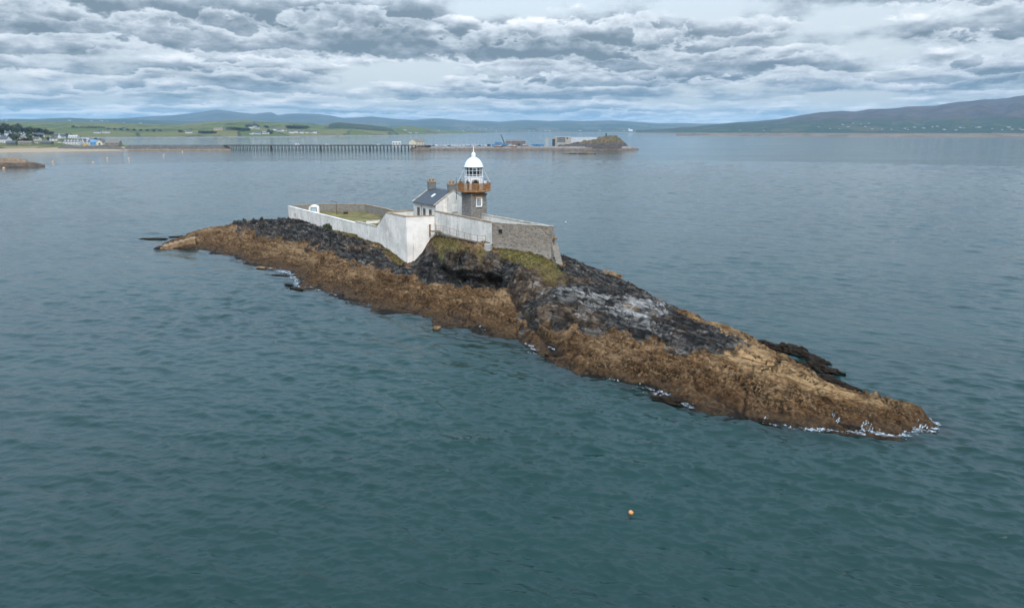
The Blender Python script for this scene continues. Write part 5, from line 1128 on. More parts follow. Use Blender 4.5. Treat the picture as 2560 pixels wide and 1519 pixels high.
# modern harbour building
b = P_at(1409, None); hbld = thing('harbour_building', 'modern cream concrete harbour building with a large grid window and long white wing', 'building', (b.x, DP + 8, GZ))
zt = zrow(342.3, DP); hh = zt - GZ; w2 = wpx(1389, 1430) / 2
m = MB(); m.b2(-w2, w2, 0, 14, -1, hh); m.build('wall', MAT['hcream'], hbld)
m = MB(); xw0, xw1 = wpx(1409, 1394.5), wpx(1409, 1414.5); m.b2(xw0, xw1, -.06, -.004, zrow(356, DP) - GZ, zrow(343.3, DP) - GZ); gw = m.build('window', MAT['winglass'], hbld)
m = MB()
for i in range(7): x = lerp(xw0, xw1, i / 6); m.b2(x - .12, x + .12, -.22, -.063, zrow(356, DP) - GZ, zrow(343.3, DP) - GZ)
for i in range(4): z = lerp(zrow(356, DP), zrow(343.3, DP), i / 3) - GZ; m.b2(xw0, xw1, -.20, -.065, z - .12, z + .12)
m.build('glazing_bars', MAT['hcream'], gw)
m = MB(); x = wpx(1409, 1420); m.b2(x - 1.1, x + 1.1, -.06, -.004, zrow(348.5, DP) - GZ, zrow(344.3, DP) - GZ); m.build('window', MAT['winglass'], hbld)
m = MB(); m.b2(w2 + .003, w2 + wpx(1430, 1496), 2, 12, -1, hh - .6); m.build('wing', MAT['hwhite'], hbld)
m = MB(); m.b2(-w2 - .2, w2 + .2, -.2, 14.2, hh + .003, hh + .35); m.build('roof', MAT['hwhite'], hbld)
b = P_at(1368); tw_ = thing('concrete_pillar', 'tall grey concrete pillar standing left of the modern harbour building', 'pillar', (b.x, DP + 4, GZ))
m = MB(); m.box((0, 0, (zrow(344.8, DP) - GZ) / 2 - .5), (3.4, 3, zrow(344.8, DP) - GZ + 1)); m.build('shaft', MAT['conc'], tw_); m = MB(); m.box((0, 0, zrow(344.8, DP) - GZ + .153), (3.8, 3.4, .3)); m.build('cap', MAT['conc'], tw_)
b = P_at(1381); fr_ = thing('canopy_frame', 'dark framed entrance canopy between the concrete pillar and the harbour building', 'canopy', (b.x, DP + 6, GZ))
m = MB(); m.b2(-5, 4.2, -1, 3, zrow(347.6, DP) - GZ, zrow(345.4, DP) - GZ); m.build('beam', MAT['hcream'], fr_)
m = MB(); m.b2(.5, 4.0, -.6, 2.6, -1, zrow(347.7, DP) - GZ); m.build('screen_wall', MAT['hdark'], fr_)
# big shed
b = P_at(1289); sh = thing('harbour_shed', 'long brownish grey harbour shed with a hipped end behind the crane', 'shed', (b.x, DP + 22, GZ))
w_ = wpx(1263, 1314); hz_ = zrow(349, DP) - GZ
m = MB(); m.b2(-w_ / 2, w_ / 2, 0, 14, -1, hz_ * .72); m.build('wall', MAT['hgrey'], sh)
m = MB(); z0 = hz_ * .72 + .003; m.add([(-w_ / 2 - .3, -.4, z0), (w_ / 2 + .3, -.4, z0), (w_ / 2 + .3, 14.4, z0), (-w_ / 2 - .3, 14.4, z0), (-w_ / 2 + 1, 4, hz_), (w_ / 2 - 6, 4, hz_), (w_ / 2 - 6, 10, hz_), (-w_ / 2 + 1, 10, hz_)], [(3, 2, 1, 0), (4, 5, 6, 7), (0, 1, 5, 4), (1, 2, 6, 5), (2, 3, 7, 6), (3, 0, 4, 7)]); m.build('roof', MAT['hgrey'], sh)
m = MB(); m.b2(w_ * .1, w_ * .24, -.06, -.004, 0, 3.2); m.build('door', MAT['hdark'], sh)
house('sailing_club', 'cream harbour house with twin gables and brown roofs where the trestle meets the mole', 'house', P_at(1030, 362, 905) + Vector((0, 6, 0)), 8.5, 10, 3.6, 3.4, 1.57, VC, VT, 1, 0)
house('sailing_club', 'wide cream harbour building right of the twin gabled house at the trestle end', 'house', P_at(1047, 362, 905) + Vector((0, 7, 0)), 11, 9, 3.4, 3.2, .1, VC, VT, 3, 0)
house('pier_office', 'flat white pier office at the landward end of the mole', 'building', P_at(989, 362, 905) + Vector((0, 6, 0)), 11, 7, 3.2, .5, 0, VW, VW, 3, 0)
m = None
# crane
b = P_at(1260); cr = thing('harbour_crane', 'dark blue harbour crane with its jib raised to the left', 'crane', (b.x, DP + 2, GZ))
m = MB(); m.box((0, 0, .7), (7, 3, 1.2)); m.build('undercarriage', MAT['hdark'], cr); m = MB(); m.box((1.0, 0, 2.5), (5, 2.8, 2.3)); m.box((-2.1, -.6, 2.4), (1.1, 1.4, 2.0)); m.build('cab', MAT['hblue'], cr)
m = MB(); e_ = Vector((wpx(1260, 1252.8), 0, zrow(337.2, DP) - GZ)); s_ = Vector((.6, 0, 3.0))
for dx_, dz_ in ((-.35, 0), (.35, .15)): m.tube(s_ + Vector((dx_, 0, dz_)), e_ + Vector((dx_ * .4, 0, dz_)), .42, .22, 6)
m.tube(e_, e_ + Vector((-1.6, 0, -1.0)), .3, .2, 6); m.build('jib', MAT['hdark'], cr)
m = MB(); m.tube(e_ + Vector((-1.5, 0, -1)), e_ + Vector((-1.5, 0, -6)), .06, n=4); m.box(tuple(e_ + Vector((-1.5, 0, -6.2))), (.5, .5, .6)); m.build('hook', MAT['hdark'], cr)
# containers
CG = 'blue containers on the mole'
def container(px, py, L, mat_, lab, grp=None, h_=2.7):
    q = P_at(px); c = thing('container', lab, 'container', (q.x, DP - 2, GZ), 0, grp)
    m = MB(); m.b2(-L / 2, L / 2, -1.25, 1.25, 0, h_); n_ = int(L / .8)
    for i in range(n_): x = -L / 2 + (i + .5) * L / n_; m.b2(x - .15, x + .15, -1.31, -1.253, .15, h_ - .15)
    m.build('body', mat_, c); m = MB(); m.b2(L / 2 + .003, L / 2 + .08, -1.15, 1.15, .1, h_ - .1); m.build('door', mat_, c); return c
container(1240, 0, 11, MAT['hblue'], 'long bright blue container left of the harbour crane')
container(1246, 0, 9, MAT['hblue'], 'second blue container stacked above and behind the long one by the crane').location.z += 2.75
container(1336, 0, 8, MAT['hblue'], 'blue container between the white lifeboat and the concrete pillar'); container(1350, 0, 10, MAT['hblue'], 'long blue container just left of the concrete pillar')
container(1222, 0, 4, MAT['hdark'], 'short dark container at the left end of the row by the crane')
# boats ashore and in the marina
def boat(name, label, loc, L, hullm, cabm, mast=0, group=None, rz=0.0, cabin=True):
    t = thing(name, label, 'boat', loc, rz, group); m = MB(); n = 9; vs, fs = [], []
    for i in range(n):
        k = i / (n - 1); x = (k - .5) * L; bw_ = L * .16 * math.sin(min(1, (1 - k) * 1.9 + .0) * math.pi / 2) ** .7 if k > .5 else L * .16 * (.8 + .4 * k); sheer = L * .10 + L * .05 * (k ** 2)
        bw_ = max(bw_, .02); vs += [(x, -bw_, sheer), (x, -bw_ * .75, L * .03), (x, 0, 0), (x, bw_ * .75, L * .03), (x, bw_, sheer)]
    for i in range(n - 1):
        for j in range(4): a = i * 5 + j; fs.append((a, a + 1, a + 6, a + 5))
        fs.append((i * 5 + 4, i * 5, i * 5 + 5, i * 5 + 9))
    fs.append((0, 4, 3, 2, 1)); fs.append(tuple(range((n - 1) * 5, n * 5))); m.add(vs, fs); m.build('hull', hullm, t)
    if cabin:
        m = MB(); m.box((-L * .08, 0, L * .17), (L * .36, L * .20, L * .13), 0, .82); m.build('cabin', cabm, t)
        m = MB(); m.b2(-L * .22, L * .06, -L * .101, -L * .0985, L * .165, L * .2); m.build('window', MAT['hdark'], t)
    if mast: m = MB(); m.tube((L * .05, 0, L * .1), (L * .05, 0, mast), .11, .07, 5); m.tube((L * .05, 0, L * .28), (-L * .38, 0, L * .30), .09, n=5); m.build('mast', MAT['hwhite'], t)
    return t
random.seed(11)
BGm = 'yachts laid up along the mole'
yp = [boat('yacht', 'white sailing yacht laid up on the mole among many others, bare mast up', (0, 0, 0), 8.5, MAT['hwhite'], MAT['hwhite'], 12, BGm), boat('yacht', 'dark blue hulled yacht laid up on the mole among the white ones, bare mast up', (0, 0, 0), 8.5, MAT['hblue'], MAT['hwhite'], 12, BGm)]
ys = [(1063, 0), (1071, 0), (1078, 1), (1087, 0), (1094, 0), (1102, 0), (1109, 1), (1117, 0), (1126, 0), (1134, 0), (1141, 1), (1148, 0), (1155, 0), (1163, 0), (1170, 1), (1178, 0), (1186, 0), (1194, 0), (1202, 0), (1211, 1)]
done = set()
for i, (px, k) in enumerate(ys):
    q = P_at(px); loc = (q.x, DP + random.uniform(-3, 16), GZ + random.uniform(-.2, .3)); rz_ = random.choice([0, 3.14]) + random.uniform(-.7, .7); s_ = random.uniform(.72, 1.05)
    if k not in done: yp[k].location = loc; yp[k].rotation_euler.z = rz_; yp[k].scale = (s_,) * 3; done.add(k)
    else: copy_thing(yp[k], loc, rz_, scale=s_)
boat('lifeboat', 'white and orange lifeboat ashore left of the blue containers', (P_at(1312).x, DP - 3, GZ + .2), 10.5, MAT['horange'], MAT['hwhite'], 0, None, .2)
boat('trawler', 'white trawler with a tall mast in front of the grey harbour shed', (P_at(1277).x, DP - 4, GZ), 11, MAT['hwhite'], MAT['hwhite'], 9.3, None, .1)
boat('fishing_boat', 'orange hulled fishing boat at the foot of the white trawler', (P_at(1285).x, DP - 6.5, GZ - .6), 8, MAT['horange'], MAT['hwhite'], 0, None, 3.0)
boat('fishing_boat', 'white fishing boat with orange deck gear below the blue containers', (P_at(1243).x, DP - 5, GZ - .3), 10, MAT['hwhite'], MAT['horange'], 0, None, .1)
boat('fishing_boat', 'low orange skiff on the mole beneath the crane', (P_at(1252).x, DP - 6, GZ - .5), 7, MAT['horange'], MAT['hdark'], 0, None, .0, False)
boat('motor_boat', 'small white motor boat just right of the white lifeboat', (P_at(1326).x, DP - 4, GZ), 6, MAT['hwhite'], MAT['hwhite'], 0, None, .1)
q = nh(64, 358); boat('dinghy', 'white boat drawn up left of the pale boat behind the beach', q, 8, VW, VW, 0, None, .1, False)
q = nh(81, 358.5); boat('dinghy', 'pale boat drawn up on the shore behind the beach, right of the white one', q, 9, VW, VC, 0, None, .1)
q = nh(120, 347); boat('dinghy', 'long white boat parked on the green below the cream bungalow', q, 10, VW, VW, 0, None, .05, False)
q = nh(145, 358.5); boat('dinghy', 'white boat beside the left end of the dormered terrace', q, 8, VW, VW, 0, None, .2)
def van(name, label, loc, L, mat_, group=None, h_=2.2):
    t = thing(name, label, 'van' if h_ > 1.8 else 'car', loc, 0, group)
    m = MB(); m.extr([(-L / 2, .4), (L / 2, .4), (L / 2, 1.1), (L * .36, 1.25), (L * .26, h_), (-L * .48, h_), (-L / 2, 1.2)], 'y', -.95, .95); t_b = m.build('body', mat_, t)
    t_b.data.transform(__import__('mathutils').Matrix.Identity(4))
    m = MB(); m.b2(L * .02, L * .24, -.965, -.953, h_ * .58, h_ * .88); m.build('window', MAT['hdark'], t)
    for x in (-L * .3, L * .3):
        for y in (-.8, .8): m = MB(); m.tube((x, y - .12, .36), (x, y + .12, .36), .36, n=10); m.build('wheel', MAT['hdark'], t)
    return t
MAT['red'] = M('red_paint', (.35, .05, .04), (.3, .04, .03), .4, 2)
q = at_pier(741, 363.1); van('white_van', 'white van driving along the middle of the trestle pier', (q.x, PD, zd), 5.6, VW)
q = at_pier(816, 363.1); van('parked_car', 'pale car on the trestle pier, right of the white van', (q.x, PD, zd), 4.2, VW, None, 1.5)
q = at_pier(945, 363.1); van('parked_car', 'white car near the far end of the trestle pier', (q.x, PD, zd), 4.2, VW, None, 1.5)
CGp = 'cars parked on the mole'
cps = [van('parked_car', 'small pale car parked along the front of the mole between the yachts', (P_at(1068).x, DP + .5, GZ), 4.2, VW, CGp, 1.5), van('parked_car', 'small dark car parked along the front of the mole between the yachts', (P_at(1083).x, DP - .5, GZ), 4.2, MAT['hdark'], CGp, 1.5)]
for i, px in enumerate((1091, 1099, 1114, 1122, 1138, 1152, 1159, 1174, 1183, 1198, 1217)): copy_thing(cps[i % 2], (P_at(px).x, DP + random.uniform(-1, 1), GZ), random.uniform(-.2, .2))
dg = thing('digger', 'yellow digger standing on the shore below the twin cream gables', 'digger', pt(207, 367.5, 2.4) if False else near.hit(207, 367), .2)
YEL = M('digger_yellow', (.55, .32, .05), (.48, .27, .04), .6, 2)
m = MB(); m.box((0, 0, 1.9), (4.2, 2.4, 1.5)); m.box((.8, 0, 3.1), (1.8, 1.8, 1.3)); m.build('cab', YEL, dg); m = MB(); m.b2(-2.2, 2.2, -1.4, -.7, 0, 1.1); m.b2(-2.2, 2.2, .7, 1.4, 0, 1.1); m.build('tracks', MAT['hdark'], dg)
m = MB(); m.tube((2, 0, 2), (4.2, 0, 4.6), .25, n=6); m.tube((4.2, 0, 4.6), (5.4, 0, 1.6), .2, n=6); m.box((5.4, 0, 1.2), (.9, 1.0, .9)); m.build('boom', YEL, dg)
mq = P_at(1518); mo = thing('monument', 'small dark statue on a plinth on the crest of the pier head hill', 'monument', (mq.x, PD + 14, zrow(340.8, PD + 14)))
m = MB(); m.box((0, 0, .3), (2.2, 2.2, 1.8)); m.build('plinth', MAT['hdark'], mo)
m = MB(); m.lathe([(.55, 1.203), (.75, 1.9), (.6, 2.8), (.75, 3.4), (.3, 3.7), (.38, 3.95), (.30, 4.3), (.05, 4.5)], n=12); m.build('statue', MAT['hdark'], mo, True)
# low skerries off the pier head
def rock_mesh(seed, r, sq_=(1, 1, .6), sub=3, amp=.35):
    bm = bmesh.new(); bmesh.ops.create_icosphere(bm, subdivisions=sub, radius=1.0)
    v = np.array([list(x.co) for x in bm.verts]); d = 1 + amp * (fbm(v[:, 0] * 1.6 + seed * 3.1, v[:, 1] * 1.6 + v[:, 2] * 2.3, 4, seed) + .4 * ridged(v[:, 0] * 2.2 + v[:, 2], v[:, 1] * 2.2 - v[:, 2], 3, seed + 3) - .3)
    mb = MB(); mb.add([(x * k * r * sq_[0], y * k * r * sq_[1], z * k * r * sq_[2]) for (x, y, z), k in zip(v, d)], [[q_.index for q_ in f.verts] for f in bm.faces]); bm.free(); return mb
def rock(name, label, cat, loc, r, sq_, mat_, seed, rz=0, group=None, sub=3, amp=.35):
    o = rock_mesh(seed, r, sq_, sub, amp).build(name, mat_, None, True, (0, 0, 0)); o.location = loc; o.rotation_euler.z = rz; return tag(o, label, cat, group)
MAT['skerry'] = M('skerry_rock', (.06, .045, .032), (.16, .115, .075), .9, .4, 6, .2)
rock('skerry', 'long low dark skerry awash off the pier head, left of its twin', 'rock', pt(1440, 384, .1), 6.5, (1.9, .6, .16), MAT['skerry'], 3)
rock('skerry', 'low dark skerry with a raised hump off the pier head, right of its twin', 'rock', pt(1466, 384.5, .2), 5.5, (1.7, .6, .30), MAT['skerry'], 4)
tuftm = MAT['skerry']

# ================================================================== ROCKS AND FLOATS ROUND THE ISLAND
MAT['wrack'] = M('wet_bladder_wrack', (.008, .006, .004), (.030, .018, .009), .75, 5, 7, .12, spec=.15)
MAT['brownrock'] = M('barnacled_rock', (.085, .048, .022), (.27, .17, .085), .9, 3.0, 8, .12)
WG = 'weed covered rocks off the far edge'
wl = [(1900, 858, 1.2, (1.8, .7, .4), 1), (1935, 869, 1.5, (1.6, .8, .45), 2), (1958, 872, 1.1, (1.2, .9, .7), 3), (1985, 878, 1.5, (1.4, .9, .62), 4), (2012, 889, 1.4, (1.5, .8, .5), 5), (2035, 899, 1.3, (1.7, .7, .38), 6), (2052, 905, .8, (1.8, .6, .3), 7),
      (1972, 902, 1.2, (1.5, .7, .4), 8), (1998, 912, 1.3, (1.4, .8, .42), 9), (2035, 915, 1.2, (1.5, .8, .5), 10), (2060, 924, 1.4, (1.5, .8, .45), 11), (2085, 930, 1.0, (1.7, .6, .35), 12), (2055, 944, 1.3, (1.7, .7, .38), 13), (2085, 954, 1.2, (1.6, .7, .40), 14), (2110, 964, 1.1, (1.7, .6, .35), 15), (2128, 971, .7, (2.0, .6, .3), 16), (2190, 997, .9, (2.4, .5, .35), 17)]
wlab = ['at the far left of the weedy row', 'low in the weedy row before the hump', 'forming the left hump of the weedy row', 'forming the high middle hump of the weedy row', 'sloping down right of the hump', 'near the outer end of the upper weedy row', 'at the outer tip of the upper weedy row',
        'beside the small pool, on its left', 'closing the small pool on the landward side', 'right of the small pool', 'in the middle spit of weed', 'at the tip of the middle spit of weed', 'at the root of the lowest spit', 'midway along the lowest spit', 'near the end of the lowest spit', 'at the tip of the lowest spit', 'alone by the point of the island']
for (px, py, r, s_, k), lb_ in zip(wl, wlab):
    rock('weedy_rock', 'black weed covered rock ' + lb_, 'rock', pt(px, py, .10), r * .64, (s_[0] * .95, s_[1], s_[2] * 1.15), MAT['wrack'], k + 20, R(-42 + 9 * math.sin(k * 2.1)), WG, 4, .45)
rock('shore_rock', 'small sandy brown rock standing alone in the water off the middle of the shore', 'rock', pt(1091, 820, .1), 0.413, (1.3, .8, .6), MAT['brownrock'], 41, .4)
rock('shore_rock', 'flat weedy rock awash at the left, below the black band', 'rock', pt(722, 711, .03), 0.55, (1.8, .6, .25), MAT['wrack'], 42, R(-25))
rock('shore_rock', 'dark weedy rock in the foam at the notch in the left shore', 'rock', pt(742, 722, .05), 0.77, (1.8, .6, .28), MAT['wrack'], 43, R(-30))
rock('shore_rock', 'small dark weedy rock awash farther up the left shore', 'rock', pt(698, 688, .03), 0.825, (2.0, .5, .18), MAT['wrack'], 44, R(-20))
rock('shore_rock', 'brown rock beside a white wash on the left shore', 'rock', pt(652, 669, .1), 0.66, (1.5, .7, .4), MAT['brownrock'], 45, R(-20))
rock('shore_rock', 'low dark outlying rock off the left tip, nearest the landing steps', 'rock', pt(455, 592, .05), 1.21, (2.4, .6, .22), MAT['wrack'], 46, .1)
rock('shore_rock', 'long thin dark outlying rock far off the left tip', 'rock', pt(385, 597, .05), 1.32, (2.4, .5, .2), MAT['wrack'], 47, .05)
rock('shore_rock', 'brown jagged rock rising behind the left tip', 'rock', pt(505, 583, .2), 1.32, (2.2, .7, .35), MAT['brownrock'], 48, .15)
rock('shore_rock', 'big black weed hung rock at the foot of the slope, left of the sea foam', 'rock', pt(1672, 1001, .15), 0.688, (1.9, .7, .55), MAT['wrack'], 49, R(-28), None, 4, .45)
rock('shore_rock', 'black weedy rock under the dark cleft in the middle of the shore', 'rock', pt(1385, 894, .2), 0.715, (1.6, .7, .6), MAT['wrack'], 50, R(-35), None, 4, .45)
rock('shore_rock', 'black weedy boulder at the sea edge under the long brown slope', 'rock', pt(1905, 1053, .1), 0.44, (1.9, .7, .55), MAT['wrack'], 51, R(-20), None, 4, .45)
rock('shore_rock', 'black weedy boulder in the thick foam near the point', 'rock', pt(2125, 1070, .1), 0.495, (1.4, .7, .7), MAT['wrack'], 52, R(-30), None, 4, .45)
rock('tan_boulder', 'tawny pointed boulder on the far skyline right of the stone buttress', 'rock', pt(1520, 690, 2.3), 1.32, (1.5, .8, .6), MAT['brownrock'], 53, R(-40), None, 4)
rock('tan_boulder', 'small tawny boulder on the far edge above the grey ledges', 'rock', pt(1645, 752, 1.9), 0.495, (1.2, .8, .7), MAT['brownrock'], 54, R(-40), None, 4)
rock('tan_boulder', 'blocky grey boulder perched at the far end of the pale grey ledges', 'rock', pt(1652, 766, 2.9), 0.413, (1.1, .9, .8), M('grey_block', (.20, .195, .185), (.38, .37, .35), .9, 3, 7, .08), 55, .6, None, 3, .25)
st = thing('landing_steps', 'worn stone landing steps going down to the sea at the left tip', 'steps', pt(398, 618, 0))
a_, b_ = pt(402, 617, .25), pt(488, 594.5, 1.75); d_ = (b_ - a_).to_2d().to_3d(); Ls = d_.length; d_.normalize()
m = MB(); ns = 13
for i in range(ns):
    k = (i + .5) / ns; c = a_ + d_ * (Ls * k) - st.location; m.box((c.x, c.y, lerp(.25, 1.85, k) - .6 + .13 * (i % 2)), (Ls / ns + .02 * (i % 2), 4.2 - 1.2 * k, 1.2), math.atan2(d_.y, d_.x))
m.build('treads', M('weathered_step_stone', (.16, .095, .045), (.30, .19, .10), .9, 1.5, 7, .06), st)
# floats
def buoy(label, loc, r, mat_, group=None):
    t = thing('buoy', label, 'buoy', loc, 0, group); m = MB(); m.lathe([(.02, -r * .75), (r * .55, -r * .6), (r * .95, -r * .1), (r, r * .2), (r * .85, r * .65), (r * .45, r * .95), (r * .12, r * 1.05)], n=20); m.build('float', mat_, t, True)
    m = MB(); m.tube((0, 0, r * 1.0), (0, 0, r * 1.25), r * .12, n=8); m.build('eye', MAT['hdark'], t); return t
OB = M('orange_float', (.62, .27, .08), (.50, .20, .06), .45, 4, spec=.5); PB = M('pale_orange_float', (.70, .45, .28), (.62, .38, .22), .5, 2)
o = buoy('small orange ball float alone in the near water, right of centre', pt(1577, 1281, .03), .17, OB); o.rotation_euler = (.2, .35, 0)
for px, py, lb_ in ((9.6, 421, 'nearest the left edge, below the low reef'), (132, 405, 'right of the tip of the low reef'), (233, 407, 'in the open bay before the beach'), (268, 396, 'small and faint, above the open bay one'), (322, 397, 'farther right, before the sea wall'), (409, 388, 'off the stone causeway'), (456, 379, 'close under the stone causeway')):
    buoy('pale orange mooring buoy ' + lb_, pt(px, py, .1), .8, PB, 'mooring buoys in the bay')
gl_b = pt(1414, 557, 0); m = MB(); m.lathe([(.03, 0), (.24, .08), (.22, .28), (.05, .36)], (gl_b.x, gl_b.y, 0), 10); tag(m.build('bird', M('white_feathers', (.75, .74, .72), (.3, .3, .3), .8, 3), None, True), 'white speck of a bird resting on the water right of the stone wall', 'bird')
# small shrubs against the white wall
for px, py, s_, lb_ in ((818, 577, 1.0, 'round grey green shrub against the long white wall, left of the mossy bank'), (829, 575, .85, 'small dark shrub close beside the round one under the long white wall'), (1256, 606, .9, 'dark heathery shrub at the corner of the stone wall above the grass')):
    x, y = hit(px, py); rng = random.Random(px); t = thing('shrub', lb_, 'shrub', (x, y, float(base_h(np.array([x]), np.array([y]))[0]) + .1))
    crown_mesh(rng, 1.7 * s_, 1.4 * s_, 420, -.15, .10, 7).build('foliage', LEAF2, t)

# ================================================================== PEOPLE ON THE GALLERY
SKIN = M('skin', (.52, .32, .23), (.46, .28, .2), .6, 6); HAIR = M('dark_hair', (.03, .02, .015), (.05, .035, .025), .7, 8)
def skinned(name, pts, edges, rad, mat_, par, lev=2, mirror=None):
    me = bpy.data.meshes.new(name); me.from_pydata(pts, edges, []); o = bpy.data.objects.new(name, me); COL.objects.link(o)
    sk = o.modifiers.new('skin', 'SKIN'); sk.use_smooth_shade = True; ss_ = o.modifiers.new('sub', 'SUBSURF'); ss_.levels = ss_.render_levels = lev
    for i, r_ in enumerate(rad):
        me.skin_vertices[0].data[i].radius = (r_ if hasattr(r_, '__len__') else (r_, r_)); me.skin_vertices[0].data[i].use_root = (i == 0)
    bpy.context.view_layer.update(); dg_ = bpy.context.evaluated_depsgraph_get()
    nm = bpy.data.meshes.new_from_object(o.evaluated_get(dg_)); bpy.data.objects.remove(o); nm.name = name
    nm.materials.clear(); nm.materials.append(mat_); q_ = bpy.data.objects.new(name, nm); COL.objects.link(q_); q_.parent = par; return q_
def person(label, loc, rz, coat, trousers, h=1.72, lean=.12, arms=0):
    t = thing('person', label, 'person', loc, rz); s = h / 1.75
    def S(*p): return (p[0] * s, p[1] * s, p[2] * s)
    fy = -lean                                         # upper body leans towards the rail (-y)
    hand = S(-.27, fy - .36, 1.06) if arms else S(-.27, fy * .4 - .06, .78)
    elb = S(-.30, fy * .9 - .06, 1.12)
    mir = lambda p: (-p[0], p[1], p[2])
    V_ = [S(0, 0, .95), S(0, fy * .5, 1.2), S(0, fy, 1.42), S(0, fy * 1.1, 1.52), S(0, fy * 1.25 - .02, 1.62), S(0, fy * 1.3 - .02, 1.70), S(-.10, 0, .90), S(-.11, -.03, .50), S(-.11, .02, .09), S(-.12, -.13, .04), S(-.19, fy, 1.40), elb, hand]
    V_ += [mir(V_[i]) for i in (6, 7, 8, 9, 10, 11, 12)]
    E_ = [(0, 1), (1, 2), (2, 3), (3, 4), (4, 5), (0, 6), (6, 7), (7, 8), (8, 9), (2, 10), (10, 11), (11, 12), (0, 13), (13, 14), (14, 15), (15, 16), (2, 17), (17, 18), (18, 19)]
    r_ = [.14, .14, .15, .06, .10, .085, .10, .07, .05, .045, .075, .055, .045]; r_ += [r_[i] for i in (6, 7, 8, 9, 10, 11, 12)]
    body = skinned('body', V_, E_, [x * s for x in r_], SKIN, t, 2)
    h_ = hand; fing, fe = [], []
    for sd_ in (-1, 1):
        bx_ = h_[0] * (-sd_); k0 = len(fing); fing.append((bx_, h_[1], h_[2]))
        for j, (ox, l_) in enumerate(((-.03, .075), (-.01, .085), (.01, .08), (.03, .06))):
            fing += [(bx_ + ox, h_[1] - .04, h_[2] - .03), (bx_ + ox, h_[1] - .05, h_[2] - .03 - l_)]; fe += [(k0, len(fing) - 2), (len(fing) - 2, len(fing) - 1)]
        fing += [(bx_ + .045 * sd_, h_[1] - .03, h_[2] - .05)]; fe.append((k0, len(fing) - 1))
    fr2 = [.012] * len(fing); fr2[0] = .03
    # jacket: a slightly fuller shell over trunk and arms
    J_ = [S(0, .0, .84), S(0, fy * .4, 1.08), S(0, fy * .95, 1.40), S(0, fy * 1.08, 1.50), S(-.20, fy, 1.40), elb, tuple(lerp(Vector(elb), Vector(hand), .85))]
    J_ += [mir(J_[i]) for i in (4, 5, 6)]
    skinned('jacket', J_, [(0, 1), (1, 2), (2, 3), (2, 4), (4, 5), (5, 6), (2, 7), (7, 8), (8, 9)], [(.20 * s, .15 * s), (.19 * s, .15 * s), (.19 * s, .16 * s), (.085 * s, .085 * s)] + [.095 * s, .075 * s, .06 * s] * 2, coat, t, 2)
    T_ = [S(0, 0, .93), S(-.10, 0, .86), S(-.11, -.03, .50), S(-.11, .02, .10), S(.10, 0, .86), S(.11, -.03, .50), S(.11, .02, .10)]
    skinned('trousers', T_, [(0, 1), (1, 2), (2, 3), (0, 4), (4, 5), (5, 6)], [.15 * s, .115 * s, .085 * s, .07 * s, .115 * s, .085 * s, .07 * s], trousers, t, 2)
    hc = Vector(V_[5]) + Vector((0, .02, .02)) * s
    m = MB(); m.lathe([(.02, -.06), (.10, -.045), (.112, .0), (.10, .05), (.06, .085), (.01, .095)], tuple(hc), 14); m.build('hair', HAIR, t, True)
    m = MB(); f_ = Vector(V_[4]) + Vector((0, -.10, 0)) * s; m.box((f_.x, f_.y - .005, f_.z + .02), (.03, .045, .05)); m.build('nose', SKIN, body)
    return t
def g_at(ang, r_=2.28): return Tn + AX * (r_ * math.cos(ang)) + BX * (r_ * math.sin(ang)) + Vector((0, 0, 7.2))
def face(ang): return RZ + ang + math.pi / 2
JT = M('tan_jacket', (.17, .095, .05), (.12, .07, .04), .9, 6); JD = M('dark_jacket', (.030, .026, .024), (.05, .045, .04), .9, 6); JB = M('blue_jacket', (.06, .09, .14), (.05, .07, .11), .9, 6); JW = M('pale_jacket', (.60, .60, .60), (.5, .5, .5), .9, 6); TR = M('dark_trousers', (.03, .03, .035), (.05, .05, .055), .9, 6)
for (ang, c_, lb_, h_, ar) in ((R(-35 - 70), JB, 'person in a blue jacket at the far left of the gallery rail', 1.66, 0), (R(-35 - 57), JT, 'person in a tan jacket leaning on the left side of the gallery rail', 1.74, 1),
                               (R(-35 - 20), JD, 'person in dark clothes leaning on the gallery rail in front of the lantern', 1.70, 1), (R(-35 + 54), JW, 'person in a pale jacket standing at the right end of the gallery', 1.76, 0)):
    q = g_at(ang); person(lb_, q, face(ang), c_, TR, h_, .12 if ar else .03, ar)

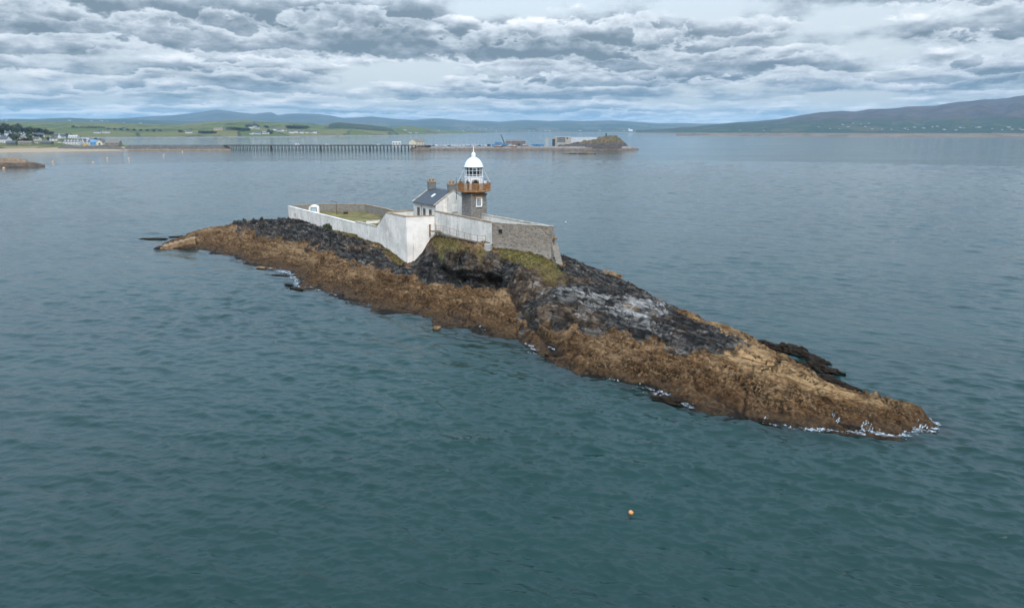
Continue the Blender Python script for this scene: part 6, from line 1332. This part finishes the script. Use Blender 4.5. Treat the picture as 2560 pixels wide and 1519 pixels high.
# ================================================================== FOAM and runoff along the shore, one lacy sheet
def foam():
    st_ = .07; u = np.arange(-70, 79, st_)
    u0, v0_, du = IU[0, 0], IV[0, 0], IU[1, 0] - IU[0, 0]
    def hv(a, b):
        x = np.clip((a - u0) / du, 0, IH.shape[0] - 2); y = np.clip((b - v0_) / du, 0, IH.shape[1] - 2); i, j = x.astype(int), y.astype(int); fx, fy = x - i, y - j
        return (IH[i, j] * (1 - fx) + IH[i + 1, j] * fx) * (1 - fy) + (IH[i, j + 1] * (1 - fx) + IH[i + 1, j + 1] * fx) * fy
    vv = np.arange(-24, 20, .1); c0 = []
    for q in u:
        k = np.nonzero(hv(np.full(vv.shape, q), vv) > 0)[0]; c0.append(vv[k[0]] if len(k) else np.nan)
    c0 = np.array(c0); ok = ~np.isnan(c0); c0 = np.interp(u, u[ok], c0[ok])
    c0 = np.convolve(np.pad(c0, 12, 'edge'), np.ones(25) / 25, 'valid')
    o = np.arange(-2.2, 3.4, st_); OO, UU2 = np.meshgrid(o, u); VV2 = c0[:, None] + OO
    H = hv(UU2, VV2)
    D = np.interp(UU2, [-72, -50, -46, -41, -38, -33, -30, -25, -21, -17, -12, -9, -6, 0, 14, 17, 20, 26, 29, 32, 36, 38, 41, 45, 49, 53, 56, 59, 62, 66, 70, 74, 79], [0, .05, .35, .12, .35, .15, .45, .85, .5, .85, .5, .45, .20, .05, .05, .35, .10, .30, .12, .25, .55, .30, .12, .15, .45, .62, .44, .12, .20, .55, .68, .72, .5])
    D = D * .8; wide = np.exp(-(np.maximum(-H, 0) / (.12 + .30 * D)) ** 1.5) * np.exp(-(np.maximum(H, 0) / .12) ** 2)
    lace = 1.25 * ridged(UU2 / .55 + .4 * perlin(UU2 / .8, VV2 / .8, 3), VV2 / .33, 4, 91) * .55; mass = fbm(UU2 / 1.5, VV2 / .7, 3, 92)
    keep = (D * wide * 1.15 + .42 * (lace - .45) + .40 * mass * (D > .01)) > .60
    keep &= (D > .01) & (wide > .08)
    run = ridged(UU2 / .34 + .35 * perlin(UU2 / 1.2, VV2 / 1.2, 7), VV2 / 1.9, 3, 95) * .55; ru2 = fbm(UU2 / 2.2, VV2 / 3.0, 3, 96)
    DR = np.interp(UU2, [40, 47, 49, 52, 56, 58, 62, 66, 70, 75, 79], [0, 0, .7, .95, .6, .0, .1, .8, 1.0, .9, .6])
    keep2 = (H > .05) & (H < .80) & ((run + .55 * ru2 + .40 * DR - .75 * H) > 1.02) & (DR > .05)
    k = keep | keep2
    Z = np.where(H > .06, H + .05, .14 + .06 * perlin(UU2 / .5, VV2 / .5, 9))
    X = O_[0] + UU2 * U_[0] + VV2 * V_[0]; Y = O_[1] + UU2 * U_[1] + VV2 * V_[1]
    fm = M('sea_foam', (.56, .61, .63), (.30, .36, .39), .7, 6, sharp=(.3, .7), coords='Generated')
    ft = NT(fm.node_tree); fp = fm.node_tree.nodes['Principled BSDF']; fo = [n for n in fm.node_tree.nodes if n.type == 'OUTPUT_MATERIAL'][0]
    pos = ft.node('ShaderNodeNewGeometry').outputs['Position']; tb = ft.node('ShaderNodeBsdfTransparent'); mxs = ft.node('ShaderNodeMixShader')
    ft.put(mxs.inputs[0], ft.ss(ft.noise(pos, 3.2, 6, .7, .5), .38, .68, .12, .95)); ft.L.new(tb.outputs[0], mxs.inputs[1]); ft.L.new(fp.outputs[0], mxs.inputs[2]); ft.L.new(mxs.outputs[0], fo.inputs[0])
    h, wd = X.shape; idx = np.arange(h * wd).reshape(h, wd); cell = k[:-1, :-1]
    q = np.stack([idx[:-1, :-1], idx[1:, :-1], idx[1:, 1:], idx[:-1, 1:]], -1)[cell]
    used = np.unique(q); rm = np.full(h * wd, -1); rm[used] = np.arange(len(used))
    m = MB(); m.v = np.stack([X.ravel(), Y.ravel(), Z.ravel()], 1)[used].tolist(); m.f = rm[q].tolist()
    ob = m.build('sea_foam', fm, None, True, (0, 0, 0))
    return tag(ob, 'white foam and runoff breaking along the island shore', 'foam', None, 'stuff')
foam()

# ================================================================== GRASS on the island
def grass_tufts():
    rng = random.Random(12); m = MB()
    for poly, n in ((GRASS_A, 1500), (GRASS_B, 2600), (GRASS_C, 420), (GRASS_D, 260)):
        xs, ys = [p[0] for p in poly], [p[1] for p in poly]; X = np.array([rng.uniform(min(xs), max(xs)) for _ in range(n * 4)]); Y = np.array([rng.uniform(min(ys), max(ys)) for _ in range(n * 4)])
        ok = (poly_sd(X, Y, poly) > -.1) & (fbm(X / 1.3, Y / 1.3, 3, 8) > -.25) & (poly_sd(X, Y, COMPOUND) < -.25); X, Y = X[ok][:n], Y[ok][:n]
        a = (X - O_[0]) * U_[0] + (Y - O_[1]) * U_[1]; b_ = (X - O_[0]) * V_[0] + (Y - O_[1]) * V_[1]
        i = np.clip(((a - IU[0, 0]) / .135), 0, IH.shape[0] - 1).astype(int); j = np.clip(((b_ - IV[0, 0]) / .135), 0, IH.shape[1] - 1).astype(int)
        for x, y, z in zip(IX[i, j], IY[i, j], IH[i, j]):
            s_ = rng.uniform(.10, .26)
            for _ in range(4):
                t = rng.uniform(0, 6.28); w_ = rng.uniform(.03, .07); dx_, dy_ = math.cos(t), math.sin(t); lx, ly = rng.gauss(0, .08), rng.gauss(0, .08)
                m.add([(x - dx_ * w_, y - dy_ * w_, z - .05), (x + dx_ * w_, y + dy_ * w_, z - .05), (x + lx + dx_ * .02, y + ly + dy_ * .02, z + s_)], [(0, 1, 2)])
    for a_, b_, n, o0 in ((S1, PC, 420, .1), (W1a, W1b, 260, .1), (W1b, ST1, 420, .1), (L0, S1, 200, .1)):
        dr_ = (b_ - a_).to_2d().to_3d(); L_ = dr_.length; dr_.normalize(); nn = Vector((dr_.y, -dr_.x, 0))
        for _ in range(n):
            k = rng.random(); p = a_ + dr_ * (L_ * k) + nn * (o0 + abs(rng.gauss(0, .22)))
            if float(perlin(np.array([k * L_ / 1.7]), np.array([a_.x]), 31)[0]) < -.12: continue
            u_, v_ = uv(p); i = int(min(max((u_ - IU[0, 0]) / .135, 0), IH.shape[0] - 1)); j = int(min(max((v_ - IV[0, 0]) / .135, 0), IH.shape[1] - 1)); z = IH[i, j]; s_ = rng.uniform(.15, .42)
            for _ in range(4):
                t = rng.uniform(0, 6.28); w_ = rng.uniform(.03, .08); dx_, dy_ = math.cos(t), math.sin(t); lx, ly = rng.gauss(0, .1), rng.gauss(0, .1)
                m.add([(p.x - dx_ * w_, p.y - dy_ * w_, z - .15), (p.x + dx_ * w_, p.y + dy_ * w_, z - .15), (p.x + lx + dx_ * .02, p.y + ly + dy_ * .02, z + s_)], [(0, 1, 2)])
    return tag(m.build('grass', M('tussock_grass', (.060, .058, .015), (.21, .155, .060), .9, 1.6, 6, sharp=(.40, .60)), None, False, (0, 0, 0)), 'rough green and straw coloured grass on the rock below the walls', 'grass', None, 'stuff')
grass_tufts()

# ================================================================== HAZE
hz = MB(); hz.box((0, 0, 197), (36000, 36000, 400))
hzm = bpy.data.materials.new('haze'); hzm.use_nodes = True; hn = hzm.node_tree; hn.nodes.clear()
pv = hn.nodes.new('ShaderNodeVolumePrincipled'); ho = hn.nodes.new('ShaderNodeOutputMaterial'); hn.links.new(pv.outputs[0], ho.inputs['Volume'])
pv.inputs['Color'].default_value = (.45, .71, .94, 1); pv.inputs['Density'].default_value = 4.4e-5; pv.inputs['Anisotropy'].default_value = 0.0
ho_ = hz.build('haze', hzm, None, False, (0, 0, 0)); tag(ho_, 'pale blue sea haze hanging over the bay', 'haze', None, 'stuff')
